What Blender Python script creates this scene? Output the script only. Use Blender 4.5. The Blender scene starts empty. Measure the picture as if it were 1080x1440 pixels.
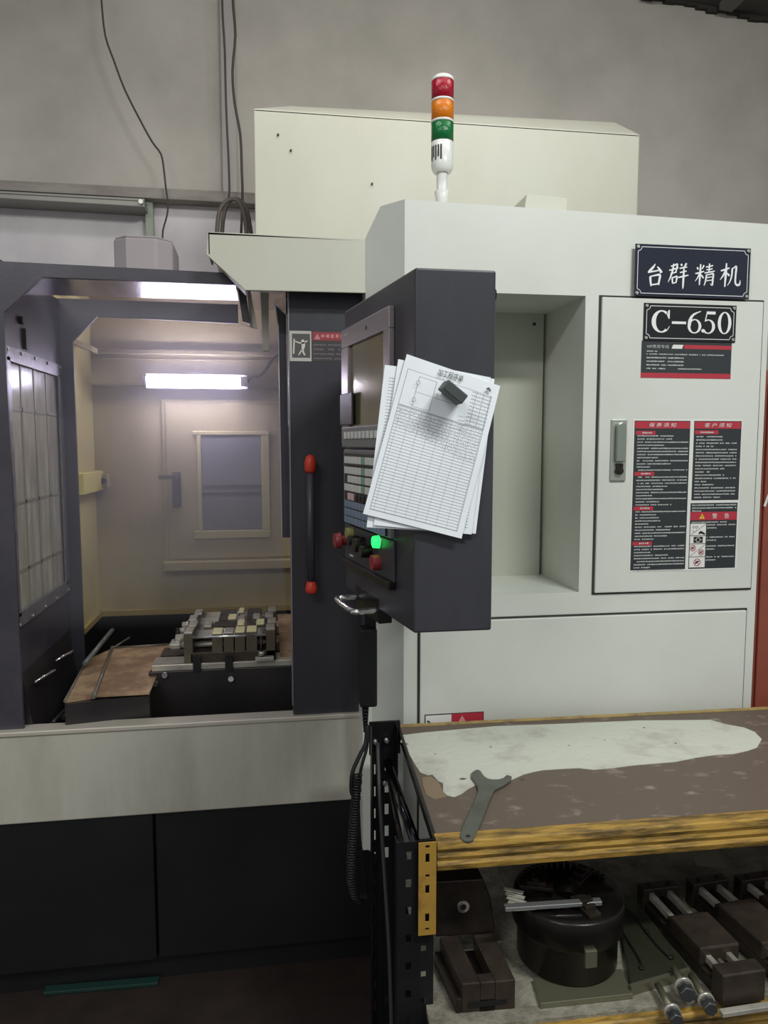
import bpy, bmesh, math, random
from mathutils import Vector, Matrix
random.seed(7)
R = math.radians
S = bpy.context.scene
COL = S.collection

# ---------------------------------------------------------------- camera, world, lights, exposure
cd = bpy.data.cameras.new('camera'); cam = bpy.data.objects.new('camera', cd); COL.objects.link(cam)
cam.location = (0, 0, 1.62); cam.rotation_euler = (R(90 - 5.2), 0, R(-8.8))
cd.sensor_fit = 'VERTICAL'; cd.sensor_height = 36; cd.lens = 1050 / 1440 * 36
cd.clip_start = .05
S.camera = cam

W = bpy.data.worlds.new('hall_air'); S.world = W; W.use_nodes = True
bg = W.node_tree.nodes['Background']
bg.inputs[0].default_value = (.93, .97, 1.0, 1); bg.inputs[1].default_value = .36

def lamp(name, loc, size, power, rot=(0, 0, 0), col=(1, 1, 1)):
    l = bpy.data.lights.new(name, 'AREA'); l.shape = 'RECTANGLE'; l.size, l.size_y = size
    l.energy = power; l.color = col
    o = bpy.data.objects.new(name, l); COL.objects.link(o); o.location = loc; o.rotation_euler = rot
    return o
# rows of ceiling tubes in the hall behind and to the right of the photographer
lamp('ceiling_tube_light', (1.4, -.3, 3.7), (1.0, .22), 72, (R(22), 0, 0), (.97, 1, .97))
lamp('ceiling_tube_light', (-1.6, -1.2, 3.7), (1.5, .25), 45, (R(28), 0, 0), (1, .98, .95))
lamp('ceiling_tube_light', (.6, 2.2, 3.75), (1.8, .25), 15, (R(20), 0, 0), (1, .98, .96))

S.view_settings.view_transform = 'Standard'; S.view_settings.look = 'None'
S.view_settings.gamma = 1; S.view_settings.use_curve_mapping = False
S.view_settings.exposure = 0.0

# ---------------------------------------------------------------- helpers
CH = math.cos(R(-8.8)); SH = math.sin(R(-8.8)); CP = math.cos(R(-5.2)); SP = math.sin(R(-5.2))
def ray(px, py):
    x = (px - 540) / 1050; z = (720 - py) / 1050
    y2 = CP - z * SP; z2 = SP + z * CP
    return x * CH - y2 * SH, x * SH + y2 * CH, z2
def PY(px, py, Y):
    d = ray(px, py); t = Y / d[1]; return d[0] * t, 1.62 + d[2] * t       # X, Z on a plane facing the hall
def PZ(px, py, Z):
    d = ray(px, py); t = (Z - 1.62) / d[2]; return d[0] * t, d[1] * t     # X, Y on a level plane

def lin(h):
    h = h.lstrip('#'); v = [int(h[i:i + 2], 16) / 255 for i in (0, 2, 4)]
    return tuple(((a + .055) / 1.055) ** 2.4 if a > .04045 else a / 12.92 for a in v) + (1,)

def mat(name, col, rough=.5, metal=0., dirt=None, dirt_amt=.4, scale=6., bump=0., bscale=60., stretch=(1, 1, 1), emit=None, estr=0., lo=.42, hi=.68, spec=.5):
    m = bpy.data.materials.new(name); m.use_nodes = True; nt = m.node_tree; N = nt.nodes; L = nt.links
    b = N['Principled BSDF']; b.inputs['Base Color'].default_value = lin(col)
    b.inputs['Roughness'].default_value = rough; b.inputs['Metallic'].default_value = metal
    b.inputs['Specular IOR Level'].default_value = spec
    tc = N.new('ShaderNodeTexCoord'); mp = N.new('ShaderNodeMapping'); mp.inputs['Scale'].default_value = stretch
    L.new(tc.outputs['Object'], mp.inputs[0])
    if dirt:
        n = N.new('ShaderNodeTexNoise'); n.inputs['Scale'].default_value = scale; n.inputs['Detail'].default_value = 8; n.inputs['Roughness'].default_value = .62
        L.new(mp.outputs[0], n.inputs['Vector'])
        r = N.new('ShaderNodeValToRGB'); r.color_ramp.elements[0].position = lo; r.color_ramp.elements[1].position = hi
        r.color_ramp.elements[0].color = (0, 0, 0, 1); r.color_ramp.elements[1].color = (dirt_amt,) * 3 + (1,)
        L.new(n.outputs['Fac'], r.inputs[0])
        x = N.new('ShaderNodeMixRGB'); x.inputs[1].default_value = lin(col); x.inputs[2].default_value = lin(dirt)
        L.new(r.outputs[0], x.inputs[0]); L.new(x.outputs[0], b.inputs['Base Color'])
    if bump:
        n2 = N.new('ShaderNodeTexNoise'); n2.inputs['Scale'].default_value = bscale; n2.inputs['Detail'].default_value = 5
        L.new(mp.outputs[0], n2.inputs['Vector'])
        bp = N.new('ShaderNodeBump'); bp.inputs['Strength'].default_value = bump; bp.inputs['Distance'].default_value = .01
        L.new(n2.outputs['Fac'], bp.inputs['Height']); L.new(bp.outputs[0], b.inputs['Normal'])
    if emit:
        b.inputs['Emission Color'].default_value = lin(emit); b.inputs['Emission Strength'].default_value = estr
    return m

offs = {}
def FR(o, ux):
    ux = Vector((ux[0], ux[1], 0)).normalized(); up = Vector((0, 0, 1)); n = ux.cross(up); o = Vector((o[0], o[1], 0))
    return lambda v: o + ux * v[0] + n * v[1] + up * v[2]                # (along, outward, height)
def face_at(Y):
    return FR((0, Y), (1, 0))

class MB:
    def __init__(s, fr=None): s.v = []; s.f = []; s.fr = fr; s.sm = []
    def add(s, vs, fs, smooth=False):
        k = len(s.v)
        for v in vs:
            v = Vector(v); s.v.append(s.fr(v) if s.fr else v)
        for f in fs: s.f.append([k + i for i in f]); s.sm.append(smooth)
        return s
    def box(s, x0, x1, y0, y1, z0, z1):
        if x0 > x1: x0, x1 = x1, x0
        if y0 > y1: y0, y1 = y1, y0
        if z0 > z1: z0, z1 = z1, z0
        return s.add([(x0, y0, z0), (x1, y0, z0), (x1, y1, z0), (x0, y1, z0), (x0, y0, z1), (x1, y0, z1), (x1, y1, z1), (x0, y1, z1)],
              [(3, 2, 1, 0), (4, 5, 6, 7), (0, 1, 5, 4), (1, 2, 6, 5), (2, 3, 7, 6), (3, 0, 4, 7)])
    def hexa(s, b, t):                                                   # two quads of points
        return s.add(list(b) + list(t), [(3, 2, 1, 0), (4, 5, 6, 7), (0, 1, 5, 4), (1, 2, 6, 5), (2, 3, 7, 6), (3, 0, 4, 7)])
    def prism(s, poly, ax, a, b):                                        # polygon extruded along an axis
        def p(q, c):
            return {'x': (c, q[0], q[1]), 'y': (q[0], c, q[1]), 'z': (q[0], q[1], c)}[ax]
        n = len(poly)
        return s.add([p(q, a) for q in poly] + [p(q, b) for q in poly],
              [tuple(range(n)), tuple(range(2 * n - 1, n - 1, -1))] + [(i, i + n, (i + 1) % n + n, (i + 1) % n) for i in range(n)])
    def cyl(s, p0, p1, r0, r1=None, n=20, caps=True):
        r1 = r0 if r1 is None else r1
        p0 = Vector(p0); p1 = Vector(p1); d = (p1 - p0).normalized()
        a = d.orthogonal().normalized(); b = d.cross(a)
        vs = [p0 + (a * math.cos(t) + b * math.sin(t)) * r0 for t in [2 * math.pi * i / n for i in range(n)]]
        vs += [p1 + (a * math.cos(t) + b * math.sin(t)) * r1 for t in [2 * math.pi * i / n for i in range(n)]]
        k = len(s.v); s.add(vs, [(i, (i + 1) % n, (i + 1) % n + n, i + n) for i in range(n)], True)
        if caps:
            s.f += [[k + i for i in range(n - 1, -1, -1)], [k + n + i for i in range(n)]]; s.sm += [False, False]
        return s
    def lathe(s, c, prof, n=28):                                         # prof: (r, z) about a vertical axis
        vs = []; m = len(prof)
        for r, z in prof:
            vs += [(c[0] + r * math.cos(2 * math.pi * i / n), c[1] + r * math.sin(2 * math.pi * i / n), c[2] + z) for i in range(n)]
        fs = [(j * n + i, j * n + (i + 1) % n, (j + 1) * n + (i + 1) % n, (j + 1) * n + i) for j in range(m - 1) for i in range(n)]
        s.add(vs, fs, True)
        k = len(s.v) - m * n
        s.f += [[k + i for i in range(n - 1, -1, -1)], [k + (m - 1) * n + i for i in range(n)]]; s.sm += [False, False]
        return s
    def tube(s, pts, r, n=8, sub=4):
        P = [Vector(p) for p in pts]
        if sub > 1 and len(P) > 2:
            Q = []
            for i in range(len(P) - 1):
                a = P[max(i - 1, 0)]; b = P[i]; c = P[i + 1]; d = P[min(i + 2, len(P) - 1)]
                for k in range(sub):
                    t = k / sub
                    Q.append(.5 * ((2 * b) + (c - a) * t + (2 * a - 5 * b + 4 * c - d) * t * t + (3 * b - a - 3 * c + d) * t ** 3))
            Q.append(P[-1]); P = Q
        vs = []; prev = None
        for i, p in enumerate(P):
            d = (P[min(i + 1, len(P) - 1)] - P[max(i - 1, 0)]).normalized()
            a = d.orthogonal().normalized() if prev is None else (prev - d * prev.dot(d)).normalized()
            prev = a; b = d.cross(a)
            vs += [p + (a * math.cos(2 * math.pi * k / n) + b * math.sin(2 * math.pi * k / n)) * r for k in range(n)]
        m = len(P)
        s.add(vs, [(j * n + i, j * n + (i + 1) % n, (j + 1) * n + (i + 1) % n, (j + 1) * n + i) for j in range(m - 1) for i in range(n)], True)
        k = len(s.v) - m * n
        s.f += [[k + i for i in range(n - 1, -1, -1)], [k + (m - 1) * n + i for i in range(n)]]; s.sm += [False, False]
        return s
    def ribbon(s, pts, n0, th=.0006):                                    # brush stroke: (x, z, width)
        P = pts
        if len(P) > 2:
            Q = []
            for i in range(len(P) - 1):
                a = P[max(i - 1, 0)]; b = P[i]; c = P[i + 1]; d = P[min(i + 2, len(P) - 1)]
                for k in range(4):
                    t = k / 4
                    Q.append(tuple(.5 * ((2 * b[j]) + (c[j] - a[j]) * t + (2 * a[j] - 5 * b[j] + 4 * c[j] - d[j]) * t * t + (3 * b[j] - a[j] - 3 * c[j] + d[j]) * t ** 3) for j in range(3)))
            Q.append(P[-1]); P = Q
        L_, R_ = [], []
        for i, p in enumerate(P):
            q0 = P[max(i - 1, 0)]; q1 = P[min(i + 1, len(P) - 1)]
            dx, dz = q1[0] - q0[0], q1[1] - q0[1]; l = math.hypot(dx, dz) or 1
            nx, nz = -dz / l * p[2] / 2, dx / l * p[2] / 2
            L_.append((p[0] + nx, n0 + th, p[1] + nz)); R_.append((p[0] - nx, n0 + th, p[1] - nz))
        m = len(P)
        return s.add(L_ + R_, [(i, i + 1, m + i + 1, m + i) for i in range(m - 1)])
    def build(s, name, m, parent=None, label=None, cat=None, group=None, kind=None, bevel=0, loc=None, seg=2, local=False):
        me = bpy.data.meshes.new(name)
        o_ = Vector((0, 0, 0))
        if parent is not None and not local: o_ = offs.get(parent.name, Vector((0, 0, 0)))
        if loc is not None: o_ = Vector(loc)
        me.from_pydata([v - o_ for v in s.v], [], s.f); me.update()
        bm = bmesh.new(); bm.from_mesh(me); bmesh.ops.recalc_face_normals(bm, faces=bm.faces); bm.to_mesh(me); bm.free()
        me.polygons.foreach_set('use_smooth', s.sm); me.materials.append(m)
        o = bpy.data.objects.new(name, me); COL.objects.link(o)
        if parent is not None: o.parent = parent
        if loc is not None: o.location = loc
        offs[o.name] = o_
        tag(o, label, cat, group, kind)
        if bevel:
            b = o.modifiers.new('bevel', 'BEVEL'); b.width = bevel; b.segments = seg; b.limit_method = 'ANGLE'; b.angle_limit = R(40); b.harden_normals = False
        return o
def tag(o, label=None, cat=None, group=None, kind=None):
    if label: o['label'] = label
    if cat: o['category'] = cat
    if group: o['group'] = group
    if kind: o['kind'] = kind
    return o
def thing(name, label, cat, loc=(0, 0, 0), rz=0, group=None, local=False):
    o = bpy.data.objects.new(name, None); COL.objects.link(o); o.location = loc; o.rotation_euler = (0, 0, rz); o.empty_display_size = .05
    offs[o.name] = Vector((0, 0, 0)) if local else Vector(loc)
    return tag(o, label, cat, group)
def copy_tree(o, parent=None):
    c = o.copy(); COL.objects.link(c)
    if parent: c.parent = parent
    for ch in list(o.children): copy_tree(ch, c)
    return c

def text(s, x0, x1, z0, z1, fr, n0, name, m, parent, shear=0., th=.0006):
    cu = bpy.data.curves.new('t', 'FONT'); cu.body = s; cu.shear = shear; cu.resolution_u = 3
    to = bpy.data.objects.new('t', cu); COL.objects.link(to)
    bpy.context.view_layer.update()
    me = bpy.data.meshes.new_from_object(to.evaluated_get(bpy.context.evaluated_depsgraph_get()))
    bpy.data.objects.remove(to)
    b = MB(fr)
    if len(me.vertices):
        xs = [v.co.x for v in me.vertices]; ys = [v.co.y for v in me.vertices]
        ax, bx, ay, by = min(xs), max(xs), min(ys), max(ys)
        b.add([(x0 + (v.co.x - ax) / (bx - ax) * (x1 - x0), n0 + th, z0 + (v.co.y - ay) / (by - ay) * (z1 - z0)) for v in me.vertices],
              [tuple(p.vertices) for p in me.polygons])
    else:
        b.box(x0, x1, n0, n0 + th, z0, z1)
    return b.build(name, m, parent)

# ---------------------------------------------------------------- materials
m_white = mat('cabinet_paint', '#d3d5cd', .42, dirt='#b9bcb0', dirt_amt=.35, scale=2.2, bump=.02, bscale=90)
m_white2 = mat('sill_paint', '#b9b6a9', .45, dirt='#8d8775', dirt_amt=.5, scale=3, stretch=(2, 1, .5), bump=.03)
m_cream = mat('column_cover_paint', '#c3c3b4', .5, dirt='#b5b09a', dirt_amt=.4, scale=2, stretch=(1.5, 1, .6))
m_inner = mat('enclosure_cream_paint', '#b9ab85', .45, dirt='#8f7f58', dirt_amt=.5, scale=2.3, stretch=(1.6, 1, .5), bump=.03)
m_black = mat('charcoal_paint', '#323238', .38, dirt='#434249', dirt_amt=.5, scale=4, stretch=(1.5, 1.5, .5), bump=.03)
m_black2 = mat('black_base_paint', '#0e0e10', .5, dirt='#1c1b1d', dirt_amt=.6, scale=2.5)
m_frame = mat('dark_frame_paint', '#3b3840', .4, dirt='#54505a', dirt_amt=.5, scale=5, bump=.03)
m_rubber = mat('black_rubber', '#0b0b0c', .6)
m_gap = mat('gap_and_rivet_dark', '#35352f', .8)  # painted shade of the door gaps, also the rivet colour
m_wall = mat('grey_plaster', '#bfb9af', .9, dirt='#989389', dirt_amt=.8, scale=1.3, bump=.12, bscale=14, lo=.4, hi=.75)
m_floor = mat('oily_floor', '#2a201b', .55, dirt='#15100e', dirt_amt=.8, scale=5, bump=.15, bscale=30)
m_ceil = mat('dark_roof', '#55524f', .8, dirt='#3a3734', dirt_amt=.8, scale=2)
m_beam = mat('wall_beam', '#9a948c', .7, dirt='#756c62', dirt_amt=.8, scale=6, stretch=(.5, 1, 2))
m_beamg = mat('rail_metal', '#8d8b84', .4, .3)
m_steel = mat('machined_steel', '#c4c0b4', .3, .5, dirt='#6f675a', dirt_amt=.6, scale=12, bump=.04)
m_dsteel = mat('oiled_dark_steel', '#2f2a26', .35, .55, dirt='#4b3e34', dirt_amt=.6, scale=14, bump=.08)
m_bsteel = mat('blackened_steel', '#191614', .3, .5, dirt='#2d2723', dirt_amt=.7, scale=9, bump=.05)
m_vsteel = mat('brownish_vise_steel', '#3a322c', .42, .45, dirt='#574a3f', dirt_amt=.6, scale=14, bump=.1)
m_chrome = mat('chrome', '#ececec', .16, .9)
m_satin = mat('satin_zinc', '#b5b8ae', .35, .7)
m_alu = mat('bright_jaw_top', '#f3edb4', .35, .2)  # pale highlight tone for the jaw tops
m_rust = mat('rusty_way_cover', '#94785a', .5, .5, dirt='#d8bc94', dirt_amt=.9, scale=10, bump=.15, bscale=50)
m_rim = mat('way_cover_rim', '#7f7c70', .4, .6)
m_table = mat('table_iron', '#2e2b2d', .4, .4, dirt='#45403c', dirt_amt=.5, scale=5)
m_yellow = mat('chipped_yellow_paint', '#a9853a', .5, 0, dirt='#4a3a1c', dirt_amt=.9, scale=17, stretch=(.5, 3, 4), bump=.15, lo=.42, hi=.6)
m_yellow2 = mat('yellow_gusset_paint', '#a07c34', .5, 0, dirt='#6b4a20', dirt_amt=.8, scale=14, bump=.1, lo=.5, hi=.65)
m_brown = mat('rust_brown_sheet', '#63564b', .6, .1, dirt='#9a8d80', dirt_amt=.9, scale=14, stretch=(1, 1.6, 1), bump=.1, lo=.58, hi=.74)
m_patch = mat('worn_white_coat', '#bfc1b4', .75, 0, dirt='#96958a', dirt_amt=.8, scale=9, bump=.3, bscale=45, lo=.5, hi=.72)
m_slot = mat('black_slotted_angle', '#141416', .4, .2, dirt='#26252a', dirt_amt=.4, scale=8)
m_cloth = mat('dirty_shelf_board', '#8b8778', .85, 0, dirt='#4d493f', dirt_amt=.8, scale=16, bump=.5, bscale=90)
m_greenish = mat('oily_green_plate', '#35382a', .4, .3, dirt='#23241b', dirt_amt=.7, scale=6)
m_edge = mat('greenish_steel_edge', '#8a8872', .3, .7)
m_glass = mat('old_polycarbonate', '#a09b90', .2, 0, dirt='#d2ccc0', dirt_amt=.7, scale=7, stretch=(1, 3, .5))
m_dglass = mat('grey_door_glass', '#7f7d80', .2, 0, dirt='#94918e', dirt_amt=.5, scale=4)
m_silver = mat('silver_lettering', '#e6e6e6', .45, .1)
m_plate = mat('navy_plate', '#262b38', .18, .1)
m_plate2 = mat('black_plate', '#1c1e1f', .3, .1)
m_stkblk = mat('sticker_black', '#2a2f31', .55)
m_stkred = mat('sticker_red', '#b02f3e', .5)
m_stkwht = mat('sticker_white', '#dcdcd6', .6)
m_stkyel = mat('sticker_yellow', '#e0b23a', .6)
m_text = mat('sticker_print', '#b9bdb9', .6)
m_paperedge = mat('paper_white', '#d8dcdd', .8)
m_ink = mat('ink', '#16171a', .7)
m_red = mat('red_lens', '#a3102a', .2, 0, bump=.2, bscale=200); m_amb = mat('amber_lens', '#d9780c', .2, 0, bump=.2, bscale=200); m_grn = mat('green_lens', '#0b6a34', .2, 0, bump=.2, bscale=200)
m_plastic = mat('white_plastic', '#dfe0da', .3)
m_redknob = mat('red_knob', '#8c2a30', .4); m_orange = mat('orange_red_cap', '#cf3d28', .45)
m_bezel = mat('monitor_bezel', '#a39a9b', .3, .5)
m_screen = mat('screen_glass_reflection', '#8a8465', .12, .55, dirt='#70694c', dirt_amt=.6, scale=3, stretch=(4, 4, .6))  # khaki streaks put the screen's reflection into the colour
m_kpad = mat('keypad_grey', '#6e6e6a', .5); m_key = mat('white_key', '#d2d2cc', .5); m_keyp = mat('pink_key', '#d6b6b8', .5); m_keyb = mat('blue_grey_key', '#77879a', .5); m_keyg = mat('green_key', '#7fa08a', .5)
m_greenlamp = mat('lit_green_button', '#10c040', .3, emit='#20ff60', estr=2.2)
m_brownred = mat('red_brown_paint', '#8e4a3a', .5, dirt='#6e372c', dirt_amt=.5)
m_motor = mat('grey_motor_cover', '#9f9799', .6)
m_hose = mat('brown_conduit', '#5c524c', .6)
m_led = mat('led_tube', '#ffffff', .3, emit='#e8e0ff', estr=56.)
m_mag = mat('dark_magnet', '#3d4543', .5)
m_led2 = mat('lamp_glass', '#d8d8e0', .2)
m_roofmetal = mat('roof_sheet', '#c8c4ca', .24, .95, dirt='#8d8890', dirt_amt=.5, scale=3, stretch=(6, 1, 1))
m_green = mat('green_strip_paint', '#12302a', .5)

# ---------------------------------------------------------------- room
def structure(name, b, m, bevel=0):
    return b.build(name, m, kind='structure', bevel=bevel)
structure('floor', MB().box(-5, 6, -3, 3.9, -.1, 0), m_floor)
structure('wall_back', MB().box(-5, 6, 3.8, 3.95, 0, 4.9), m_wall)
a = (1.807, 3.913); k = -.0745
zc = lambda x: a[1] + (x - a[0]) * k
structure('ceiling', MB().add([(-5, 2.2, zc(-5)), (6, 2.2, zc(6)), (6, 3.8, zc(6)), (-5, 3.8, zc(-5)), (-5, 2.2, zc(-5) + .05), (6, 2.2, zc(6) + .05), (6, 3.8, zc(6) + .05), (-5, 3.8, zc(-5) + .05)],
          [(3, 2, 1, 0), (4, 5, 6, 7), (0, 1, 5, 4), (1, 2, 6, 5), (2, 3, 7, 6), (3, 0, 4, 7)]), m_ceil)
t = MB()
for i in range(5):                                                       # roof purlins running away from the wall
    x = 1.9 + i * .42
    t.prism([(x, zc(x) - .035), (x + .07, zc(x + .07) - .035), (x + .07, zc(x + .07)), (x, zc(x))], 'y', 2.3, 3.74)
structure('trim_1', t, mat('roof_purlin', '#6d6a68', .7))
t = MB(); pts = []
for i in range(40):                                                      # ragged mortar joint under the roof
    x = 1.5 + i * .06; t.box(x, x + .06, 3.775, 3.8, zc(x) - .012 - random.random() * .02, zc(x) + .01)
structure('trim_2', t, mat('dark_joint', '#39352f', .9))
# beam, lamp rail and upright on the wall at the left
def wall_bar(name, l0, l1, r0, r1, Y, m, xa=None):
    # bar on the wall from far left to a right end, given the heights of its ends
    (xl, zl1), (_, zl0) = PY(0, l0, Y), PY(0, l1, Y); (xr, zr1), (_, zr0) = PY(r0[0], r0[1], Y), PY(r1[0], r1[1], Y)
    k1 = (zr1 - zl1) / (xr - xl); k0 = (zr0 - zl0) / (xr - xl); xf = -3
    a1, a0 = zl1 + k1 * (xf - xl), zl0 + k0 * (xf - xl)
    return structure(name, MB().hexa([(xf, Y, a0), (xr, Y, zr0), (xr, 3.8, zr0), (xf, 3.8, a0)], [(xf, Y, a1), (xr, Y, zr1), (xr, 3.8, zr1), (xf, 3.8, a1)]), m, .003)
wall_bar('trim_3', 253, 267, (400, 273), (400, 289), 3.70, m_beam)
wall_bar('trim_4', 268, 272, (203, 279), (203, 283), 3.66, m_beamg)
wall_bar('trim_8', 272, 279, (203, 283), (203, 291), 3.64, m_beamg)
x1, z1 = PY(198, 283, 3.62)
structure('wall_lower', MB().box(-5, .1, 3.785, 3.8, 0, PY(200, 280, 3.785)[1]), mat('pale_lower_wall', '#dcd6d8', .85, 0, dirt='#bdb7ba', dirt_amt=.6, scale=3))
x2, _ = PY(215, 287, 3.75)
structure('trim_5', MB().box(x2 - .035, x2, 3.74, 3.8, 1.9, 2.80), mat('green_grey_post', '#9ba295', .6), .003)
xa, _ = PY(310, 100, 3.76); xb, _ = PY(331, 100, 3.76)
structure('trim_6', MB().box(xa, xb, 3.77, 3.8, 2.8, 4.4), mat('pale_wall_duct', '#a9a4a0', .7), .004)
b = MB().cyl((x1, 3.62, z1), (x1, 3.65, z1), .010)
structure('trim_7', b, m_steel)

def cable(name, pix, Y, r, m, label, group=None, cat='cable'):
    b = MB().tube([(PY(x, y, Y)[0], Y, PY(x, y, Y)[1]) for x, y in pix], r, 6, 3)
    return b.build(name, m, None, label, cat, group)
m_wire = mat('dark_wire', '#4a423c', .7); m_wire2 = mat('pale_wire', '#8b7a6c', .7)
cable('wall_cable', [(141, -30), (143, 5), (148, 50), (160, 85), (175, 125), (195, 165), (213, 198), (226, 216), (230, 235), (233, 262), (236, 285), (235, 302), (229, 325), (229, 345)], 3.66, .0045, m_wire, 'thin dark cable wandering diagonally down the plaster at the left')
cable('wall_cable', [(312, -30), (313, 20), (316, 70), (318, 150), (322, 240), (322, 275), (316, 300)], 3.62, .005, m_wire, 'straight dark cable hanging left of its wavy neighbour into the conduit loop')
cable('wall_cable', [(326, -30), (328, 10), (331, 50), (327, 100), (330, 145), (338, 190), (340, 240), (341, 275), (339, 330)], 3.6, .006, m_wire, 'wavy dark cable hanging just right of the straight one')
hl = thing('conduit_loop', 'brown ribbed conduit bent in an arch above the white door hood', 'conduit', (PY(325, 330, 3.1)[0], 3.1, 2.3))
for dx, Y in ((0, 3.1), (7, 3.16)):
    b = MB(); P_ = [(305 + dx, 345), (306 + dx, 315), (310 + dx, 294), (320 + dx * .5, 282), (332 + dx * .5, 281), (340 + dx * .8, 292), (345 + dx * .8, 312), (348 + dx, 345)]
    b.tube([(PY(x, y, Y)[0], Y, PY(x, y, Y)[1]) for x, y in P_], .0085, 8, 6)
    b.build('hose', m_hose, hl)

# ---------------------------------------------------------------- the machining centre
MC = thing('machining_centre', 'white and charcoal machining centre with lit work chamber and a black and red notice', 'machine', (.4, 2.6, 0))
def part(name, b, m, bevel=0, label=None, parent=None):
    return b.build(name, m, parent or MC, label, bevel=bevel)

# rear column cover
b = MB()
x0, x1 = -.035, 1.478
zt = PY(600, 169, 2.9)[1]; zb = 2.2
b.prism([(x0, zb), (x1, zb), (x1, zt), (x0, zt)], 'y', 2.9, 3.4)
cc = part('column_cover', b, m_cream, .004)
b = MB()
ka, kb = PY(408, 149, 3.1), PY(865, 172, 3.1)
b.add([(x0, 2.9, zt), (x1, 2.9, zt), (kb[0], 3.1, kb[1]), (ka[0], 3.1, ka[1]),
       (x0, 2.9, zt - .01), (x1, 2.9, zt - .01), (kb[0], 3.1, kb[1] - .03), (ka[0], 3.1, ka[1] - .03)],
      [(0, 1, 2, 3), (7, 6, 5, 4), (0, 4, 5, 1), (1, 5, 6, 2), (2, 6, 7, 3), (3, 7, 4, 0)])
part('cover_cap', b, m_cream, .003, parent=cc)
for px, py in ((391, 190), (409, 212), (523, 259)):
    x, z = PY(px, py, 2.9); part('rivet', MB().cyl((x, 2.9, z), (x, 2.893, z), .004, n=8), m_gap, parent=cc)

# right hand control cabinet
YC = 2.0
XL, XR = .365, 1.432
ZB, ZT = .41, 2.262
NX0, NX1, NZ0, NZ1 = .55, .874, 1.197, 2.028
b = MB()
b.box(XL, NX0, YC, 2.6, NZ0, NZ1); b.box(NX1, XR, YC, 2.6, NZ0, NZ1)
b.box(XL, XR, YC, 2.6, ZB, NZ0)
b.hexa([(XL, YC, NZ1), (XR, YC, NZ1), (XR, 2.6, NZ1), (XL, 2.6, NZ1)], [(XL, YC, ZT), (XR, YC, ZT - .018), (XR, 2.6, ZT - .018), (XL, 2.6, ZT)])
cab = part('control_cabinet', b, m_white)
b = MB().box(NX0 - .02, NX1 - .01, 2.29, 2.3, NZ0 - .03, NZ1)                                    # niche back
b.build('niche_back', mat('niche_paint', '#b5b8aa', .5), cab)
x, z = PY(751, 456, 2.29)
part('rivet', MB().cyl((x, 2.29, z), (x, 2.284, z), .005, n=10), m_gap, parent=cab)
# lower niche sill slopes towards the back
# chamfered corner column with the cut top
b = MB()
c0 = (XL, YC); c1 = (.311, 2.072); c2 = (.276, 2.12)
za, zm, zl = ZT, PY(535, 290, 2.072)[1], PY(513, 338, 2.12)[1]
vs = [(c0[0], c0[1], ZB), (c0[0], c0[1], za), (c1[0], c1[1], zm), (c2[0], c2[1], zl), (c2[0], c2[1], ZB)]
vb = [(v[0] + (XL - v[0]) * 0, 2.6, v[2]) for v in vs]
n = 5
b.add(vs + vb, [tuple(range(5)), tuple(range(9, 4, -1))] + [(i, i + 5, (i + 1) % 5 + 5, (i + 1) % 5) for i in range(5)])
part('chamfered_corner', b, m_white)
# kick plate below cabinet
part('plinth', MB().box(.3, XR, 2.06, 2.6, .0, ZB), m_black2)

def door(n, px, base=YC, inset=.004, zb=None, z1=None):
    x0, x1, z0, z1_ = px
    g = MB().box(x0 - .006, x1 + .006, base - .002, base + .005, z0 - .006, z1_ + .006).build('gap_shade', m_gap, MC)  # dark frame painted in for the shaded gap round the door
    d = MB().box(x0, x1, base - .01, base + .004, z0, z1_).build(n, m_white, MC, bevel=.0025)
    offs[d.name] = offs[MC.name]
    return d
d1 = door('cabinet_door', (.919, 1.408, 1.195, 2.025))
d2 = door('lower_door', (.41, 1.398, .5, 1.128))
# swing handle lock
F = face_at(1.99)
b = MB(F).box(.953, 1.0, 0, .006, 1.515, 1.69).build('lock_plate', m_satin, d1, bevel=.003)
b = MB(F); q = []
for i in range(9):
    t = math.pi * i / 8; q.append((.977 + .013 * math.cos(t), 1.668 + .013 * math.sin(t)))
q += [(.964, 1.57), (.99, 1.57)]
b.add([(p[0], .006, p[1]) for p in q] + [(p[0], .022, p[1]) for p in q], [tuple(range(11)), tuple(range(21, 10, -1))] + [(i, i + 11, (i + 1) % 11 + 11, (i + 1) % 11) for i in range(11)])
b.build('lever', mat('lever_zinc', '#9fa79a', .3, .7), d1, bevel=.003)
b = MB(F).cyl((.977, .004, 1.545), (.977, .016, 1.545), .011).cyl((.977, .016, 1.545), (.977, .02, 1.545), .005).box(.968, .988, .006, .012, 1.553, 1.565)
b.build('key_cylinder', m_dsteel, d1)
# bolts on the cabinet roof
for px in (895, 998, 1004, 1024):
    x, _ = PY(px, 300, 2.03); part('roof_bolt', MB().cyl((x, 2.03, 2.24), (x, 2.03, ZT + .004 - (x - XL) * .017), .005, n=8), m_dsteel)
x0, z0 = PY(730, 286, 2.15); x1, z1 = PY(792, 286, 2.15)
b = MB().prism([(x0, 2.25), (x1, 2.25), (x1, z0 + .012), (x0 + .012, z0 + .017)], 'y', 2.12, 2.3)
part('lifting_plate', b, m_cream, .002)

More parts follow.
